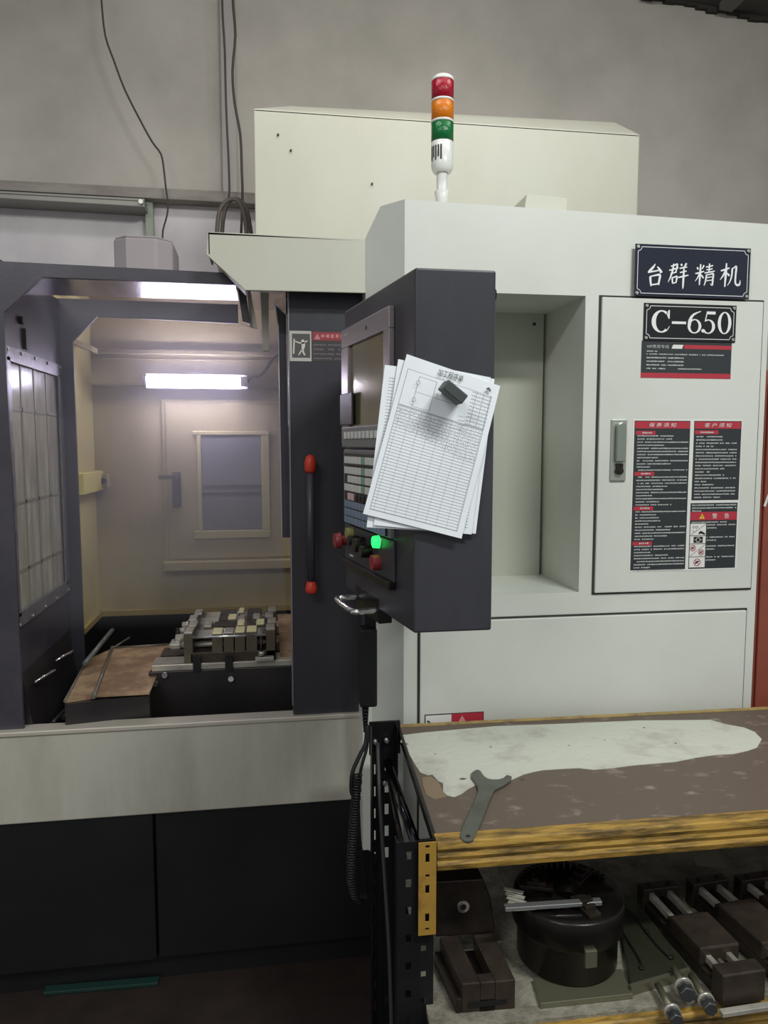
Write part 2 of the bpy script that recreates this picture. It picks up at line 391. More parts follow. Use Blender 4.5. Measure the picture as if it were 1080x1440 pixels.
# ---- plates and stickers on the cabinet
def plate(name, c, m, F, n0, th, label, parent, border=None):
    p = MB(F).box(c[0], c[1], n0, n0 + th, c[2], c[3]).build(name, m, parent, label, bevel=.001)
    if border:
        i = .008; r = .011; w = .0016
        x0, x1, z0, z1 = c[0] + i, c[1] - i, c[2] + i, c[3] - i
        b = MB(F); path = []
        for cx, cz, a0 in ((x0, z0, 90), (x1, z0, 180), (x1, z1, 270), (x0, z1, 0)):
            for k in range(7):
                t = R(a0 - 15 * k); path.append((cx + r * math.cos(t), cz + r * math.sin(t)))
        N = len(path)
        for k in range(N):
            u, v = path[k], path[(k + 1) % N]
            b.ribbon([(u[0], u[1], w), (v[0], v[1], w)], n0 + th)
        b.build('border_line', m_silver, p)
        for sx, sz in ((c[0] + i, c[2] + i), (c[1] - i, c[2] + i), (c[1] - i, c[3] - i), (c[0] + i, c[3] - i)):
            MB(F).cyl((sx, n0 + th, sz), (sx, n0 + th + .003, sz), .0055, .004, 12).build('screw', m_satin, p)
    return p
def strokes(F, n0, box, ss, wscale, m, parent, name='lettering'):
    x0, x1, z0, z1 = box; b = MB(F); i = 0
    for st in ss:
        b.ribbon([(x0 + p[0] * (x1 - x0), z0 + p[1] * (z1 - z0), p[2] * wscale) for p in st], n0 + i * .00002); i += 1
    return b.build(name, m, parent)
F = face_at(1.99)
FC = face_at(2.0)
p1 = plate('nameplate', (1.008, 1.356, 2.029, 2.170), m_plate, face_at(1.986), 0, .003, 'navy plate with four silver brush characters', MC, True)
FP = face_at(1.983)
G = {
'tai': [[(.52,.98,.03),(.42,.84,.09),(.26,.68,.1),(.16,.6,.05)], [(.16,.6,.07),(.5,.66,.06),(.78,.72,.05)], [(.62,.86,.05),(.74,.74,.1),(.84,.6,.12)],
        [(.28,.42,.1),(.3,.2,.09),(.34,.0,.07)], [(.28,.42,.05),(.55,.48,.07),(.76,.5,.1),(.74,.28,.09),(.7,.06,.08)], [(.34,.06,.06),(.52,.08,.06),(.72,.12,.07)]],
'qun': [[(.12,.86,.05),(.32,.92,.06),(.44,.96,.08),(.42,.8,.07),(.38,.62,.06)], [(.04,.68,.05),(.28,.74,.06),(.5,.82,.05)], [(.12,.54,.05),(.28,.58,.05),(.42,.62,.05)],
        [(.26,.98,.05),(.22,.7,.08),(.12,.4,.07),(0,.16,.02)], [(.2,.36,.08),(.22,.22,.07),(.24,.1,.06)], [(.2,.36,.05),(.34,.4,.06),(.44,.42,.08),(.42,.26,.07),(.4,.14,.06)], [(.24,.12,.05),(.4,.16,.05)],
        [(.62,.98,.07),(.68,.9,.09)], [(.9,1.02,.08),(.84,.92,.07),(.78,.86,.03)], [(.56,.78,.05),(.75,.82,.06),(.94,.86,.05)], [(.58,.6,.05),(.76,.64,.06),(.92,.68,.05)], [(.5,.38,.06),(.76,.44,.07),(1.02,.5,.04)], [(.78,.84,.06),(.77,.4,.09),(.76,.0,.07),(.755,-.12,.01)]],
'jing': [[(.08,.82,.06),(.14,.72,.08)], [(.42,.92,.07),(.36,.8,.06),(.3,.74,.02)], [(.0,.54,.05),(.22,.58,.07),(.44,.66,.04)], [(.25,.96,.06),(.24,.5,.09),(.22,.04,.05)], [(.2,.54,.06),(.12,.36,.05),(.0,.2,.02)], [(.28,.5,.04),(.36,.42,.07),(.42,.34,.05)],
        [(.52,.84,.05),(.7,.87,.06),(.88,.92,.05)], [(.54,.72,.04),(.7,.74,.05),(.86,.78,.05)], [(.46,.58,.05),(.7,.62,.06),(.98,.68,.04)], [(.7,1.0,.06),(.69,.8,.06),(.68,.6,.06)],
        [(.56,.5,.07),(.54,.28,.07),(.46,.02,.03)], [(.56,.5,.05),(.72,.52,.05),(.9,.56,.08),(.89,.3,.08),(.87,.06,.07),(.76,.12,.02)], [(.58,.38,.04),(.84,.42,.04)], [(.58,.24,.04),(.84,.28,.04)]],
'ji': [[(.02,.66,.06),(.24,.72,.08),(.46,.8,.05)], [(.3,1.0,.06),(.28,.5,.1),(.25,-.04,.06)], [(.26,.68,.07),(.14,.44,.07),(0,.26,.02)], [(.32,.58,.04),(.42,.5,.08),(.46,.44,.06)],
       [(.6,.78,.08),(.58,.44,.07),(.5,.2,.05),(.38,.02,.02)], [(.6,.78,.05),(.7,.82,.06),(.8,.86,.09),(.78,.5,.08),(.78,.16,.08),(.88,.06,.09),(1.0,.1,.08),(1.02,.28,.02)]],
}
for kx, k in ((904, 'tai'), (937, 'qun'), (975, 'jing'), (1010, 'ji')):
    xa_, za_ = PY(kx + 2, 402, 1.983); xb_, zb_ = PY(kx + 31, 371, 1.983)
    strokes(FP, 0, (xa_, xb_, za_, zb_), G[k], (xb_ - xa_) * 1.1, m_silver, p1)
p2 = plate('model_plate', (1.041, 1.322, 1.908, 2.012), m_plate2, F, 0, .003, 'black plate reading C-650', MC, True)
F2 = face_at(1.987)
def ring(b, cx, cz, rx, rz, wx, wz, a0, a1, n=28, n0=0):
    # annulus with thick sides and thin top and bottom
    vs = []; m_ = n + 1
    for k in range(m_):
        t = R(a0 + (a1 - a0) * k / n); vs.append((cx + rx * math.cos(t), n0 + .0006, cz + rz * math.sin(t)))
    for k in range(m_):
        t = R(a0 + (a1 - a0) * k / n); vs.append((cx + (rx - wx) * math.cos(t), n0 + .0006, cz + (rz - wz) * math.sin(t)))
    b.add(vs, [(k, k + 1, m_ + k + 1, m_ + k) for k in range(n)])
b = MB(F2); h = .031; cz = 1.962
ring(b, 1.094, cz, .030, h, .013, .004, 48, 312)
b.add([(1.115, .0006, cz + .032), (1.118, .0006, cz + .032), (1.118, .0006, cz + .008), (1.1145, .0006, cz + .008), (1.108, .0006, cz + .022)], [(0, 1, 2, 3, 4)])
b.ribbon([(1.113, cz - .021, .003), (1.119, cz - .012, .001)], 0)
b.box(1.125, 1.168, 0, .0008, cz - .006, cz + .001)
ring(b, 1.194, cz - .011, .021, .020, .0085, .003, 0, 360)                # 6
b.ribbon([(1.178, cz - .010, .010), (1.180, cz + .006, .009), (1.190, cz + .021, .006), (1.212, cz + .031, .002)], .0001)
ring(b, 1.236, cz - .011, .021, .020, .009, .003, -150, 122)              # 5
b.ribbon([(1.226, cz + .003, .003), (1.231, cz + .026, .003)], .0001)
b.box(1.230, 1.257, 0, .0008, cz + .023, cz + .031); b.cyl((1.2205, .0, cz - .023), (1.2205, .0009, cz - .023), .005, n=12)
ring(b, 1.286, cz, .021, h, .0095, .003, 0, 360)                          # 0
b.build('lettering', m_silver, p2)

def dashes(b, x0, x1, z, h, n0, dens=.86, ragged=1.0, cw=None):
    cw = cw or h * 1.0; x = x0; end = x0 + (x1 - x0) * ragged
    while x < end:
        if random.random() < dens:
            w = cw * random.uniform(.6, .85)
            b.box(x, x + w, n0, n0 + .0003, z - h * .42 * random.uniform(.7, 1), z + h * .42 * random.uniform(.6, 1))
        x += cw
# service sticker under the model plate
p3 = plate('service_sticker', (1.038, 1.313, 1.806, 1.908), m_stkblk, F, 0, .0008, 'black service sticker with red bands', MC)
b = MB(F).box(1.038, 1.313, .0008, .0012, 1.806, 1.820).box(1.166, 1.313, .0008, .0012, 1.888, 1.899); b.build('red_band', m_stkred, p3)
b = MB(F).add([(1.128, .0012, 1.888), (1.160, .0012, 1.888), (1.164, .0012, 1.899), (1.133, .0012, 1.899)], [(0, 1, 2, 3)]); b.build('white_flash', m_stkwht, p3)
text('VIP贵宾专线', 1.053, 1.120, 1.888, 1.898, F, .0008, 'lettering', m_text, p3)
b = MB(F)
dashes(b, 1.054, 1.085, 1.880, .004, .0008); dashes(b, 1.054, 1.290, 1.872, .004, .0008, .9)
for i, (z, e) in enumerate(((1.862, .52), (1.852, .5), (1.842, .5))):
    dashes(b, 1.054, 1.11, z, .005, .0008, .9); dashes(b, 1.118, 1.165, z, .005, .0008, 1)
dashes(b, 1.054, 1.115, 1.832, .0045, .0008, .9); dashes(b, 1.15, 1.22, 1.832, .0045, .0008, 1)
b.build('small_print', m_text, p3)
# care notices: left tall panel, right panel, warning panel on one white sheet
nt = plate('notice_sheet', (1.019, 1.3575, 1.253, 1.690), m_stkwht, F, 0, .0008, 'white sheet with black and red instruction panels', MC)
def panel(x0, x1, z0, z1): return MB(F).box(x0, x1, .0008, .0012, z0, z1).build('black_panel', m_stkblk, nt)
def red(x0, x1, z0, z1): return MB(F).box(x0, x1, .0012, .0015, z0, z1).build('red_heading', m_stkred, nt)
panel(1.024, 1.194, 1.258, 1.686); panel(1.206, 1.354, 1.458, 1.686); panel(1.204, 1.352, 1.258, 1.450)
red(1.026, 1.193, 1.664, 1.684); red(1.208, 1.352, 1.664, 1.684); red(1.205, 1.351, 1.400, 1.424)
text('保 养 须 知', 1.068, 1.150, 1.668, 1.680, F, .0016, 'lettering', m_stkwht, nt, .15)
text('客 户 须 知', 1.238, 1.322, 1.668, 1.680, F, .0016, 'lettering', m_stkwht, nt, .15)
text('警', 1.273, 1.288, 1.4045, 1.4195, F, .0016, 'lettering', m_stkwht, nt)
text('告', 1.311, 1.326, 1.4045, 1.4195, F, .0016, 'lettering', m_stkwht, nt)
MB(F).add([(1.232, .0018, 1.404), (1.250, .0018, 1.404), (1.241, .0018, 1.420)], [(0, 1, 2)]).build('warning_triangle', m_stkyel, nt)
MB(F).box(1.2402, 1.2418, .0018, .002, 1.4085, 1.415).box(1.2402, 1.2418, .0018, .002, 1.4055, 1.4072).build('warning_mark', m_ink, nt)
b = MB(F); z = 1.645
for zh in (1.652, 1.536, 1.437, 1.336): red(1.028, 1.088, zh - .006, zh + .005); dashes(b, 1.048, 1.075, zh, .006, .0016, 1)
for zz, n in ((1.643, 12), (1.526, 10), (1.427, 10), (1.327, 9)):
    for i in range(n):
        z = zz - i * .0088
        dashes(b, 1.034, 1.186, z, .0046, .0012, .93, 1 if random.random() < .6 else random.uniform(.25, .75))
red(1.209, 1.282, 1.648, 1.659); dashes(b, 1.226, 1.268, 1.6535, .006, .0016, 1)
for i in range(20): dashes(b, 1.214, 1.342, 1.641 - i * .0092, .0046, .0012, .93, 1 if random.random() < .65 else random.uniform(.25, .75))
for i in range(3): dashes(b, 1.209, 1.346, 1.444 - i * .0085, .005, .0012, .95, (1, 1, .2)[i])
dashes(b, 1.209, 1.32, 1.394, .0045, .0012, .95)
for z in (1.386, 1.350, 1.324, 1.292): dashes(b, 1.258, 1.344, z, .0045, .0012, .95); dashes(b, 1.258, 1.285, z - .009, .0045, .0012, .95)
b.build('small_print', m_text, nt)
for z0, z1 in ((1.356, 1.390), (1.332, 1.354), (1.294, 1.330), (1.262, 1.292)):
    MB(F).box(1.206, 1.255, .0012, .0015, z0, z1).build('pictogram', m_stkwht, nt)
b = MB(F).ribbon([(1.208, 1.358, .001), (1.253, 1.388, .001)], .0015).ribbon([(1.208, 1.296, .001), (1.253, 1.328, .001)], .0015)
b.box(1.217, 1.246, .0015, .0017, 1.334, 1.352); ring(b, 1.216, 1.380, .004, .0035, .001, .001, 0, 360, 14, .0015); ring(b, 1.226, 1.380, .004, .0035, .001, .001, 0, 360, 14, .0015)
ring(b, 1.219, 1.372, .006, .006, .0007, .0007, 180, 360, 14, .0015)
b.ribbon([(1.233, 1.360, .004), (1.238, 1.365, .007), (1.244, 1.363, .006), (1.252, 1.359, .004)], .0015)
b.build('pictogram_drawing', m_ink, nt)
b = MB(F); ring(b, 1.231, 1.343, .007, .007, .0015, .0015, 0, 360, 18, .0018); b.box(1.219, 1.226, .0018, .002, 1.3425, 1.3435).box(1.237, 1.244, .0018, .002, 1.3425, 1.3435); b.build('pictogram_dial', m_stkwht, nt)
b = MB(F)
for cx, cz_, r in ((1.216, 1.319, .009), (1.242, 1.306, .009), (1.2305, 1.277, .011)):
    ring(b, cx, cz_, r, r, .0018, .0018, 0, 360, 20, .0016); b.ribbon([(cx - r * .7, cz_ + r * .7, .0016), (cx + r * .7, cz_ - r * .7, .0016)], .0017)
b.build('prohibition_ring', m_stkred, nt)
b = MB(F)
for cx, cz_, r in ((1.216, 1.319, .0045), (1.242, 1.306, .0045), (1.2305, 1.277, .006)):
    b.ribbon([(cx - r, cz_ - r * .6, r * .8), (cx, cz_ + r * .2, r * .9), (cx + r, cz_ + r * .6, r * .5)], .0015)
b.build('pictogram_drawing', m_ink, nt)
# sticker low on the cabinet, half hidden by the bench
c0_, c1_ = PY(597, 1005, 1.99), PY(680, 1030, 1.99)
p4 = plate('danger_sticker', (c0_[0], c1_[0], c1_[1] - .03, c0_[1]), m_ink, F, 0, .0006, 'white and red warning sticker cut by the bench edge', MC)
xm = c0_[0] + (c1_[0] - c0_[0]) * .45
MB(F).box(c0_[0] + .003, xm, .0006, .001, c1_[1] - .027, c0_[1] - .003).build('white_field', m_stkwht, p4)
MB(F).box(xm, c1_[0] - .002, .0006, .001, c1_[1] - .027, c0_[1] - .002).build('red_field', m_stkred, p4)
b = MB(F).add([(xm + .02, .0013, c0_[1] - .026), (xm + .042, .0013, c0_[1] - .026), (xm + .031, .0013, c0_[1] - .008)], [(0, 1, 2)]); b.build('warning_triangle', mat('dull_pink', '#d98f88', .6), p4)
b = MB(F).ribbon([(c0_[0] + .007, c0_[1] - .018, .004), (c0_[0] + .014, c0_[1] - .023, .005), (c0_[0] + .012, c0_[1] - .034, .004)], .001).box(c0_[0] + .04, c0_[0] + .052, .001, .0013, c0_[1] - .036, c0_[1] - .028); b.build('pictogram_drawing', m_ink, p4)

# ---- white hood above the doors
b = MB()
hp = [(292, 326), (512, 338), (513, 412), (345, 408), (290, 358)]
Hh = [PY(x, y, 2.12) for x, y in hp]
Hh[1] = (.276, Hh[1][1]); Hh[2] = (.276, Hh[2][1])
b.prism(Hh[::-1], 'y', 2.12, 2.128)
b.box(Hh[0][0], .276, 2.12, 2.9, Hh[0][1] - .008, Hh[0][1])             # top plate runs back
e0, e1 = Hh[4], Hh[3]
b.add([(e0[0], 2.12, e0[1]), (e1[0], 2.12, e1[1]), (e1[0], 2.2, e1[1]), (e0[0] + .02, 2.24, e0[1])], [(0, 1, 2, 3)])
b.box(Hh[0][0], Hh[0][0] + .006, 2.12, 2.24, e0[1], Hh[0][1])
part('door_hood', b, m_cream, .0015)
# ---- front frame of the chamber
YF = 2.2
def YP(px, py, Y=YF): return PY(px, py, Y)
fl = PY(5, 440, YF); fc = PY(60, 390, YF); ft = PY(0, 367, YF); ftr = PY(350, 385, YF); fcr = PY(345, 401, YF)
b = MB()
b.prism([(-1.3, .79), (-.70, .79), (fl[0], fl[1]), (fc[0], fc[1]), (fcr[0], fcr[1]), (fcr[0], ftr[1]), (-1.3, ft[1] + .01)], 'y', YF, YF + .012)
part('front_frame', b, m_frame, .001)
# header return above opening to the right
part('door_header', MB().box(PY(402, 420, 2.235)[0], .3, 2.235, 2.26, 2.0, 2.2), m_black)
# side panel with window
XS = -.712
wy0, wy1, wz0, wz1 = 2.235, 2.745, 1.127, 1.862
b = MB()
YS = YF + .013
b.box(XS - .02, XS, YS, 2.8, .6, wz0); b.box(XS - .02, XS, YS, 2.8, wz1, 2.12)
b.box(XS - .02, XS, YS, wy0, wz0, wz1); b.box(XS - .02, XS, wy1, 2.8, wz0, wz1)
sp = part('side_panel', b, m_frame)
b = MB()
for a_, c_ in (((wy0 - .03, wy1 + .03), (wz1 - .012, wz1 + .03)), ((wy0 - .03, wy1 + .03), (wz0 - .03, wz0 + .012))): b.box(XS, XS + .006, a_[0], a_[1], c_[0], c_[1])
for a_ in ((wy0 - .03, wy0 + .01), (wy1 - .012, wy1 + .03)): b.box(XS, XS + .006, a_[0], a_[1], wz0, wz1)
b.build('window_frame', mat('worn_grey_frame', '#77747c', .35, .4, dirt='#a09ca4', dirt_amt=.6, scale=30), sp, bevel=.001)
MB().box(XS - .012, XS - .006, wy0, wy1, wz0, wz1).build('window_pane', m_glass, sp)
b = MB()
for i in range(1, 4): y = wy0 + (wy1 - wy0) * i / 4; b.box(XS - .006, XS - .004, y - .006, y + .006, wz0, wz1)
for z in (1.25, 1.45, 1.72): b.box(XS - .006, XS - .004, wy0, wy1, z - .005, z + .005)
b.build('pane_grid', mat('pane_bar_grey', '#8d887d', .5), sp)  # grid bars in a grey close to the pane
b = MB()
for y in (2.22, 2.34, 2.47, 2.6, 2.745):
    for z in (wz0 - .02, wz1 + .02): b.cyl((XS + .006, y, z), (XS + .011, y, z), .005, n=8)
b.build('screw', m_satin, sp)
part('panel_bolt', MB().cyl((XS, 2.36, 1.98), (XS + .012, 2.36, 1.98), .012, n=10), m_bsteel, parent=sp)
part('panel_bolt', MB().box(XS, XS + .01, 2.38, 2.4, 1.9, 1.96), m_bsteel, parent=sp)
# dark lower guards of the chamber
b = MB()
b.hexa([(XS, YF + .03, .72), (-.66, YF + .03, .66), (-.66, 2.74, .66), (XS, 2.74, .72)], [(XS, YF + .03, .96), (XS + .004, YF + .03, .96), (XS + .004, 2.74, .96), (XS, 2.74, .96)])
part('chip_guard', b, m_table)
for y0 in (2.28, 2.5): part('guard_clip', MB().tube([(-.69, y0, .92), (-.67, y0 + .02, .93), (-.66, y0 + .1, .925), (-.68, y0 + .12, .915)], .004, 6), m_chrome)
b = MB()
for y0, x in ((2.26, -.64), (2.3, -.62)): b.cyl((x, y0, .80), (x + .05, y0 + .35, .82), .007, n=8)
part('guard_rod', b, m_table)

# rear frame
YB = 3.3
YR = 2.78
def R2(px, py): return PY(px, py, YR)
c1_, c2_ = R2(98, 480), R2(137, 445); c3 = R2(335, 455)
b = MB()
xi = -.667
zt0 = R2(137, 421)[1]; zt1 = R2(335, 428)[1]
b.prism([(XS, .7), (xi, .7), (xi, c1_[1]), (c2_[0], c2_[1]), (c3[0], c3[1]), (c3[0], zt1), (c2_[0], zt0), (XS, zt0)], 'y', YR, YR + .012)
part('rear_frame', b, m_frame, .001)
zr_ = PY(200, 393, YF)[1]
xre = PY(334, 410, 2.4)[0]
part('roof_sheet', MB().box(XS, xre, YF + .012, 2.47, zr_, zr_ + .006), m_roofmetal)
part('roof_rear', MB().hexa([(XS, 2.8, zt0 + .05), (.25, 2.8, zt1 + .05), (.25, YB, 2.19), (XS, YB, 2.19)], [(XS, 2.8, zt0 + .06), (.25, 2.8, zt1 + .06), (.25, YB, 2.2), (XS, YB, 2.2)]), m_roofmetal)

# cream chamber behind
YB = 3.3
XW = -.722
b = MB()
b.box(XW - .01, XW, YR, YB, .9, 2.2).build('side_sheet', mat('side_cream_paint', '#d3c68c', .45, dirt='#a8985e', dirt_amt=.4, scale=3), MC)
b = MB(); b.box(XW, 1.0, YB, YB + .01, .88, 2.2)
b.box(.6, .61, YF + .1, YB, .6, 2.2)
ch = part('chamber_wall', b, m_inner)
b = MB()
z0 = PY(300, 857, YB)[1]
b.box(XW, .6, YB - .012, YB, z0 - .012, z0 + .01)
b.box(XW, XW + .012, YR, YB, z0 - .012, z0 + .01)
b.build('bottom_lip', mat('lip_paint', '#a8935f', .5), ch)
part('chamber_base', MB().box(-.76, .6, YB - .02, YB + .03, .6, z0 - .012).box(-.76, XW, YR, YB, .6, z0 - .012), m_black2)
part('chamber_floor', MB().box(-.76, .6, YF + .3, YB, .54, .56), m_black2)
# mouldings
b = MB()
for y_, h in ((493, .02), (540, .012), (505, .006)):
    z = PY(250, y_, YB)[1]; b.box(XW, .6, YB - (.03 if h > .01 else .015), YB, z - h, z)
b.build('wall_moulding', m_inner, ch, bevel=.003)
# inner door on the back wall
dx0, dz1 = PY(232, 567, YB); dx1, dz0 = PY(404, 782, YB)
b = MB().box(dx0 - .016, dx1 + .05, YB - .012, YB, dz0 - .014, dz1 + .016)
b.build('inner_door_frame', m_inner, ch, bevel=.004)
idr = MB().box(dx0, dx1 + .03, YB - .02, YB - .012, dz0, dz1)
idr = idr.build('inner_door', mat('inner_door_paint', '#b3a684', .45, dirt='#94845a', dirt_amt=.5, scale=3), MC, bevel=.004); offs[idr.name] = offs[MC.name]
wx0, wz1_ = PY(283, 612, YB); wx1, wz0_ = PY(369, 744, YB)
b = MB(); fw = .035; y0, y1 = YB - .03, YB - .02
b.box(wx0 - fw, wx1 + fw, y0, y1, wz1_, wz1_ + fw * .5).box(wx0 - fw, wx1 + fw, y0, y1, wz0_ - fw, wz0_).box(wx0 - fw * .5, wx0, y0, y1, wz0_, wz1_).box(wx1, wx1 + fw, y0, y1, wz0_, wz1_)
b.build('window_frame', mat('door_window_frame', '#c4b88c', .5), idr, bevel=.003)
MB().box(wx0, wx1, YB - .024, YB - .021, wz0_, wz1_).build('window_pane', m_dglass, idr)
b = MB()
for py in (682, 692): z = PY(330, py, YB)[1]; b.box(wx0, wx1, YB - .0275, YB - .024, z - .003, z + .003)
b.build('pane_line', mat('pane_line', '#67656a', .5), idr)
hx, hz = PY(249, 670, YB)
b = MB().box(hx - .018, hx + .018, YB - .03, YB - .02, hz - .13, hz + .02).cyl((hx, YB - .05, hz), (hx, YB - .02, hz), .016).box(hx - .07, hx, YB - .055, YB - .043, hz - .008, hz + .008)
b.cyl((hx, YB - .045, hz - .1), (hx, YB - .02, hz - .1), .018)
b.build('door_latch', mat('latch_steel', '#6b655c', .35, .6), idr, bevel=.002)
z = PY(300, 782, YB)[1]
b = MB().box(dx0 - .02, .6, YB - .05, YB, z - .055, z - .015); b.build('inner_sill', m_inner, ch, bevel=.004)
# left bracket and switch
bx0, bz1 = PY(107, 664, 3.1); bz0 = PY(107, 693, 3.1)[1]
MB().box(XW, XW + .035, 2.95, YB - .01, bz0, bz1).build('side_bracket', mat('yellow_bracket', '#dccf7e', .5), ch, bevel=.003)
sx0, sz1 = PY(134, 667, YB - .02); sx1, sz0 = PY(153, 685, YB - .02)
sw = part('switch_box', MB().box(sx0, sx1, YB - .04, YB, sz0, sz1), m_inner, .002)
part('switch_knob', MB().cyl(((sx0 + sx1) / 2 + .01, YB - .04, (sz0 + sz1) / 2), ((sx0 + sx1) / 2 + .01, YB - .055, (sz0 + sz1) / 2), .013), m_bsteel, parent=sw)
b = MB(); q = PY(100, 474, 2.95)
b.hexa([(XW, 2.82, q[1] - .02), (XW + .08, 2.95, q[1] - .05), (XW + .08, 3.05, q[1] - .05), (XW, 3.05, q[1] - .02)], [(XW, 2.82, q[1]), (XW + .08, 2.95, q[1] - .03), (XW + .08, 3.05, q[1] - .03), (XW, 3.05, q[1])])
b.build('corner_bracket', m_inner, ch)
# chamber lamp
lx0, lz = PY(207, 535, 3.18); lx1, _ = PY(338, 536, 3.18)
lm = part('chamber_lamp', MB().box(lx0 - .01, lx1 + .03, 3.2, 3.25, lz - .03, lz + .03), m_led2, .004)
b = MB().cyl((lx0, 3.17, lz), (lx1, 3.17, lz), .017, n=16)
b.build('light_tube', m_led, lm)
b = MB().cyl((lx0 - .015, 3.17, lz), (lx0, 3.17, lz), .02).cyl((lx1, 3.17, lz), (lx1 + .03, 3.17, lz), .02); b.build('tube_cap', m_led2, lm)
b = MB().tube([(lx1 + .03, 3.18, lz)] + [(PY(x, y, 3.2)[0], 3.2, PY(x, y, 3.2)[1]) for x, y in ((355, 532), (370, 525), (382, 507), (395, 497))], .006, 6); b.build('lamp_cable', m_hose, lm)

# oil mist in the chamber, put in to carry the glow round the lamp
vm = bpy.data.materials.new('oil_mist'); vm.use_nodes = True
vm.node_tree.nodes.remove(vm.node_tree.nodes['Principled BSDF'])
vs_ = vm.node_tree.nodes.new('ShaderNodeVolumeScatter'); vs_.inputs['Color'].default_value = (.92, .9, 1, 1); vs_.inputs['Density'].default_value = .5; vs_.inputs['Anisotropy'].default_value = .2
vm.node_tree.links.new(vs_.outputs[0], vm.node_tree.nodes['Material Output'].inputs['Volume'])
hz_ = MB().box(-.70, .05, 2.235, YB - .03, 1.08, 2.07).build('oil_mist', vm, None, 'thin oil mist glowing round the lamp in the machine chamber', 'mist', kind='stuff')
# chute and brackets at the top right of the opening
b = MB()
def slab(pix, Y, th, m, name, bevel=.001, label=None):
    b = MB(); b.prism([PY(x, y, Y) for x, y in pix], 'y', Y, Y + th); return part(name, b, m, bevel, label)
slab([(366, 410), (378, 412), (378, 493), (370, 493)], 2.33, .02, mat('bright_bracket', '#b9b6a5', .5), 'door_guide')
slab([(334, 404), (345, 405), (352, 455), (341, 452)], 2.28, .01, m_frame, 'track_bracket')
slab([(347, 406), (352, 407), (362, 462), (352, 460)], 2.3, .01, m_cream, 'track_bracket')
# ---- sliding door, charcoal
dxl = PY(409, 700, YF)[0]
b = MB().box(dxl, .3, YF - .01, YF + .03, PY(460, 1004, YF - .01)[1], 2.2)
sd = part('sliding_door', b, m_black, .003)
b = MB().box(dxl - .003, dxl + .001, YF - .012, YF + .03, .84, 2.055); b.build('edge_trim', mat('grey_edge_trim', '#8d8a90', .3, .5), sd)
slab([(385, 425), (402, 441), (409, 756), (396, 756), (391, 456), (388, 432)], 2.3, .03, m_frame, 'door_liner')
for q_ in ([(385, 425), (402, 441), (402, 443), (385, 427)], [(391, 456), (392, 456), (397, 756), (396, 756)], [(402, 441), (403, 441), (406, 600), (405, 600)]):
    slab(q_, 2.298, .002, mat('lit_edge', '#c9c6cc', .3, .4), 'liner_edge', 0)  # pale strips paint the lit edges of the liner
b = MB().ribbon([(0, 0, .001), (0, .001, .001)], 0)
# handle bar with red caps
hxp = PY(437, 740, 2.15); hz1 = PY(437, 655, 2.15)[1]; hz0 = PY(437, 822, 2.15)[1]
hb = MB().cyl((hxp[0], 2.145, hz0), (hxp[0], 2.145, hz1), .011, n=16).build('door_handle', m_frame, MC)
offs[hb.name] = offs[MC.name]
for z, s in ((hz1, 1), (hz0, -1)):
    b = MB().lathe((hxp[0], 2.145, z - .02), [(.012, 0), (.016, .008), (.017, .03), (.013, .045), (.005, .052)] if s > 0 else [(.010, -.006), (.016, 0), (.018, .010), (.014, .026), (.008, .034)])
    b.cyl((hxp[0], 2.145, z), (hxp[0], 2.2, z), .012)
    b.build('handle_cap', m_orange, hb, 'orange red cap')
# sticker on the sliding door
FD = face_at(YF - .01)
s0 = PY(407, 465, YF - .01); s1 = PY(481, 509, YF - .01); sm_ = PY(438, 490, YF - .01)[0]
ps = plate('door_sticker', (s0[0], s1[0], s1[1], s0[1]), mat('faded_black_sticker', '#3b3438', .5), FD, 0, .0006, 'small warning sticker with a pictogram', sd)
MB(FD).box(s0[0], sm_, .0006, .001, s1[1], s0[1]).build('white_field', mat('grey_white', '#b5b1a8', .6), ps)
MB(FD).box(s0[0] + .007, sm_ - .004, .001, .0013, s1[1] + .01, s0[1] - .008).build('pictogram_field', mat('picto_grey', '#4e4c4c', .6), ps)
b = MB(FD); cx = (s0[0] + sm_) / 2; zc_ = (s0[1] + s1[1]) / 2
b.ribbon([(cx + .006, zc_ + .018, .008), (cx + .008, zc_ + .002, .010), (cx + .006, zc_ - .012, .006), (cx + .012, zc_ - .026, .004)], .0013)
b.ribbon([(cx - .018, zc_ + .014, .003), (cx + .004, zc_ + .008, .004), (cx + .02, zc_ + .016, .003)], .0013).ribbon([(cx - .018, zc_ + .02, .004), (cx - .02, zc_ - .022, .004)], .0013).ribbon([(cx + .004, zc_ - .01, .004), (cx - .006, zc_ - .026, .003)], .0013)
b.build('pictogram_drawing', mat('picto_white', '#c9c6bd', .6), ps)
MB(FD).box(sm_ + .003, s1[0], .0006, .001, s0[1] - .026, s0[1] - .002).build('red_field', mat('faded_red', '#8e3038', .5), ps)
b = MB(FD); dashes(b, sm_ + .028, s1[0] - .004, s0[1] - .013, .014, .001, .9)
b.add([(sm_ + .008, .0013, s0[1] - .023), (sm_ + .026, .0013, s0[1] - .023), (sm_ + .017, .0013, s0[1] - .006)], [(0, 1, 2)]); b.build('warning_print', mat('faded_pink', '#c0797c', .6), ps)
b = MB(FD)
for i in range(4): dashes(b, sm_ + .006, s1[0] - .004, s0[1] - .038 - i * .013, .006, .0006, .9)
b.build('small_print', mat('dim_print', '#6f686c', .6), ps)

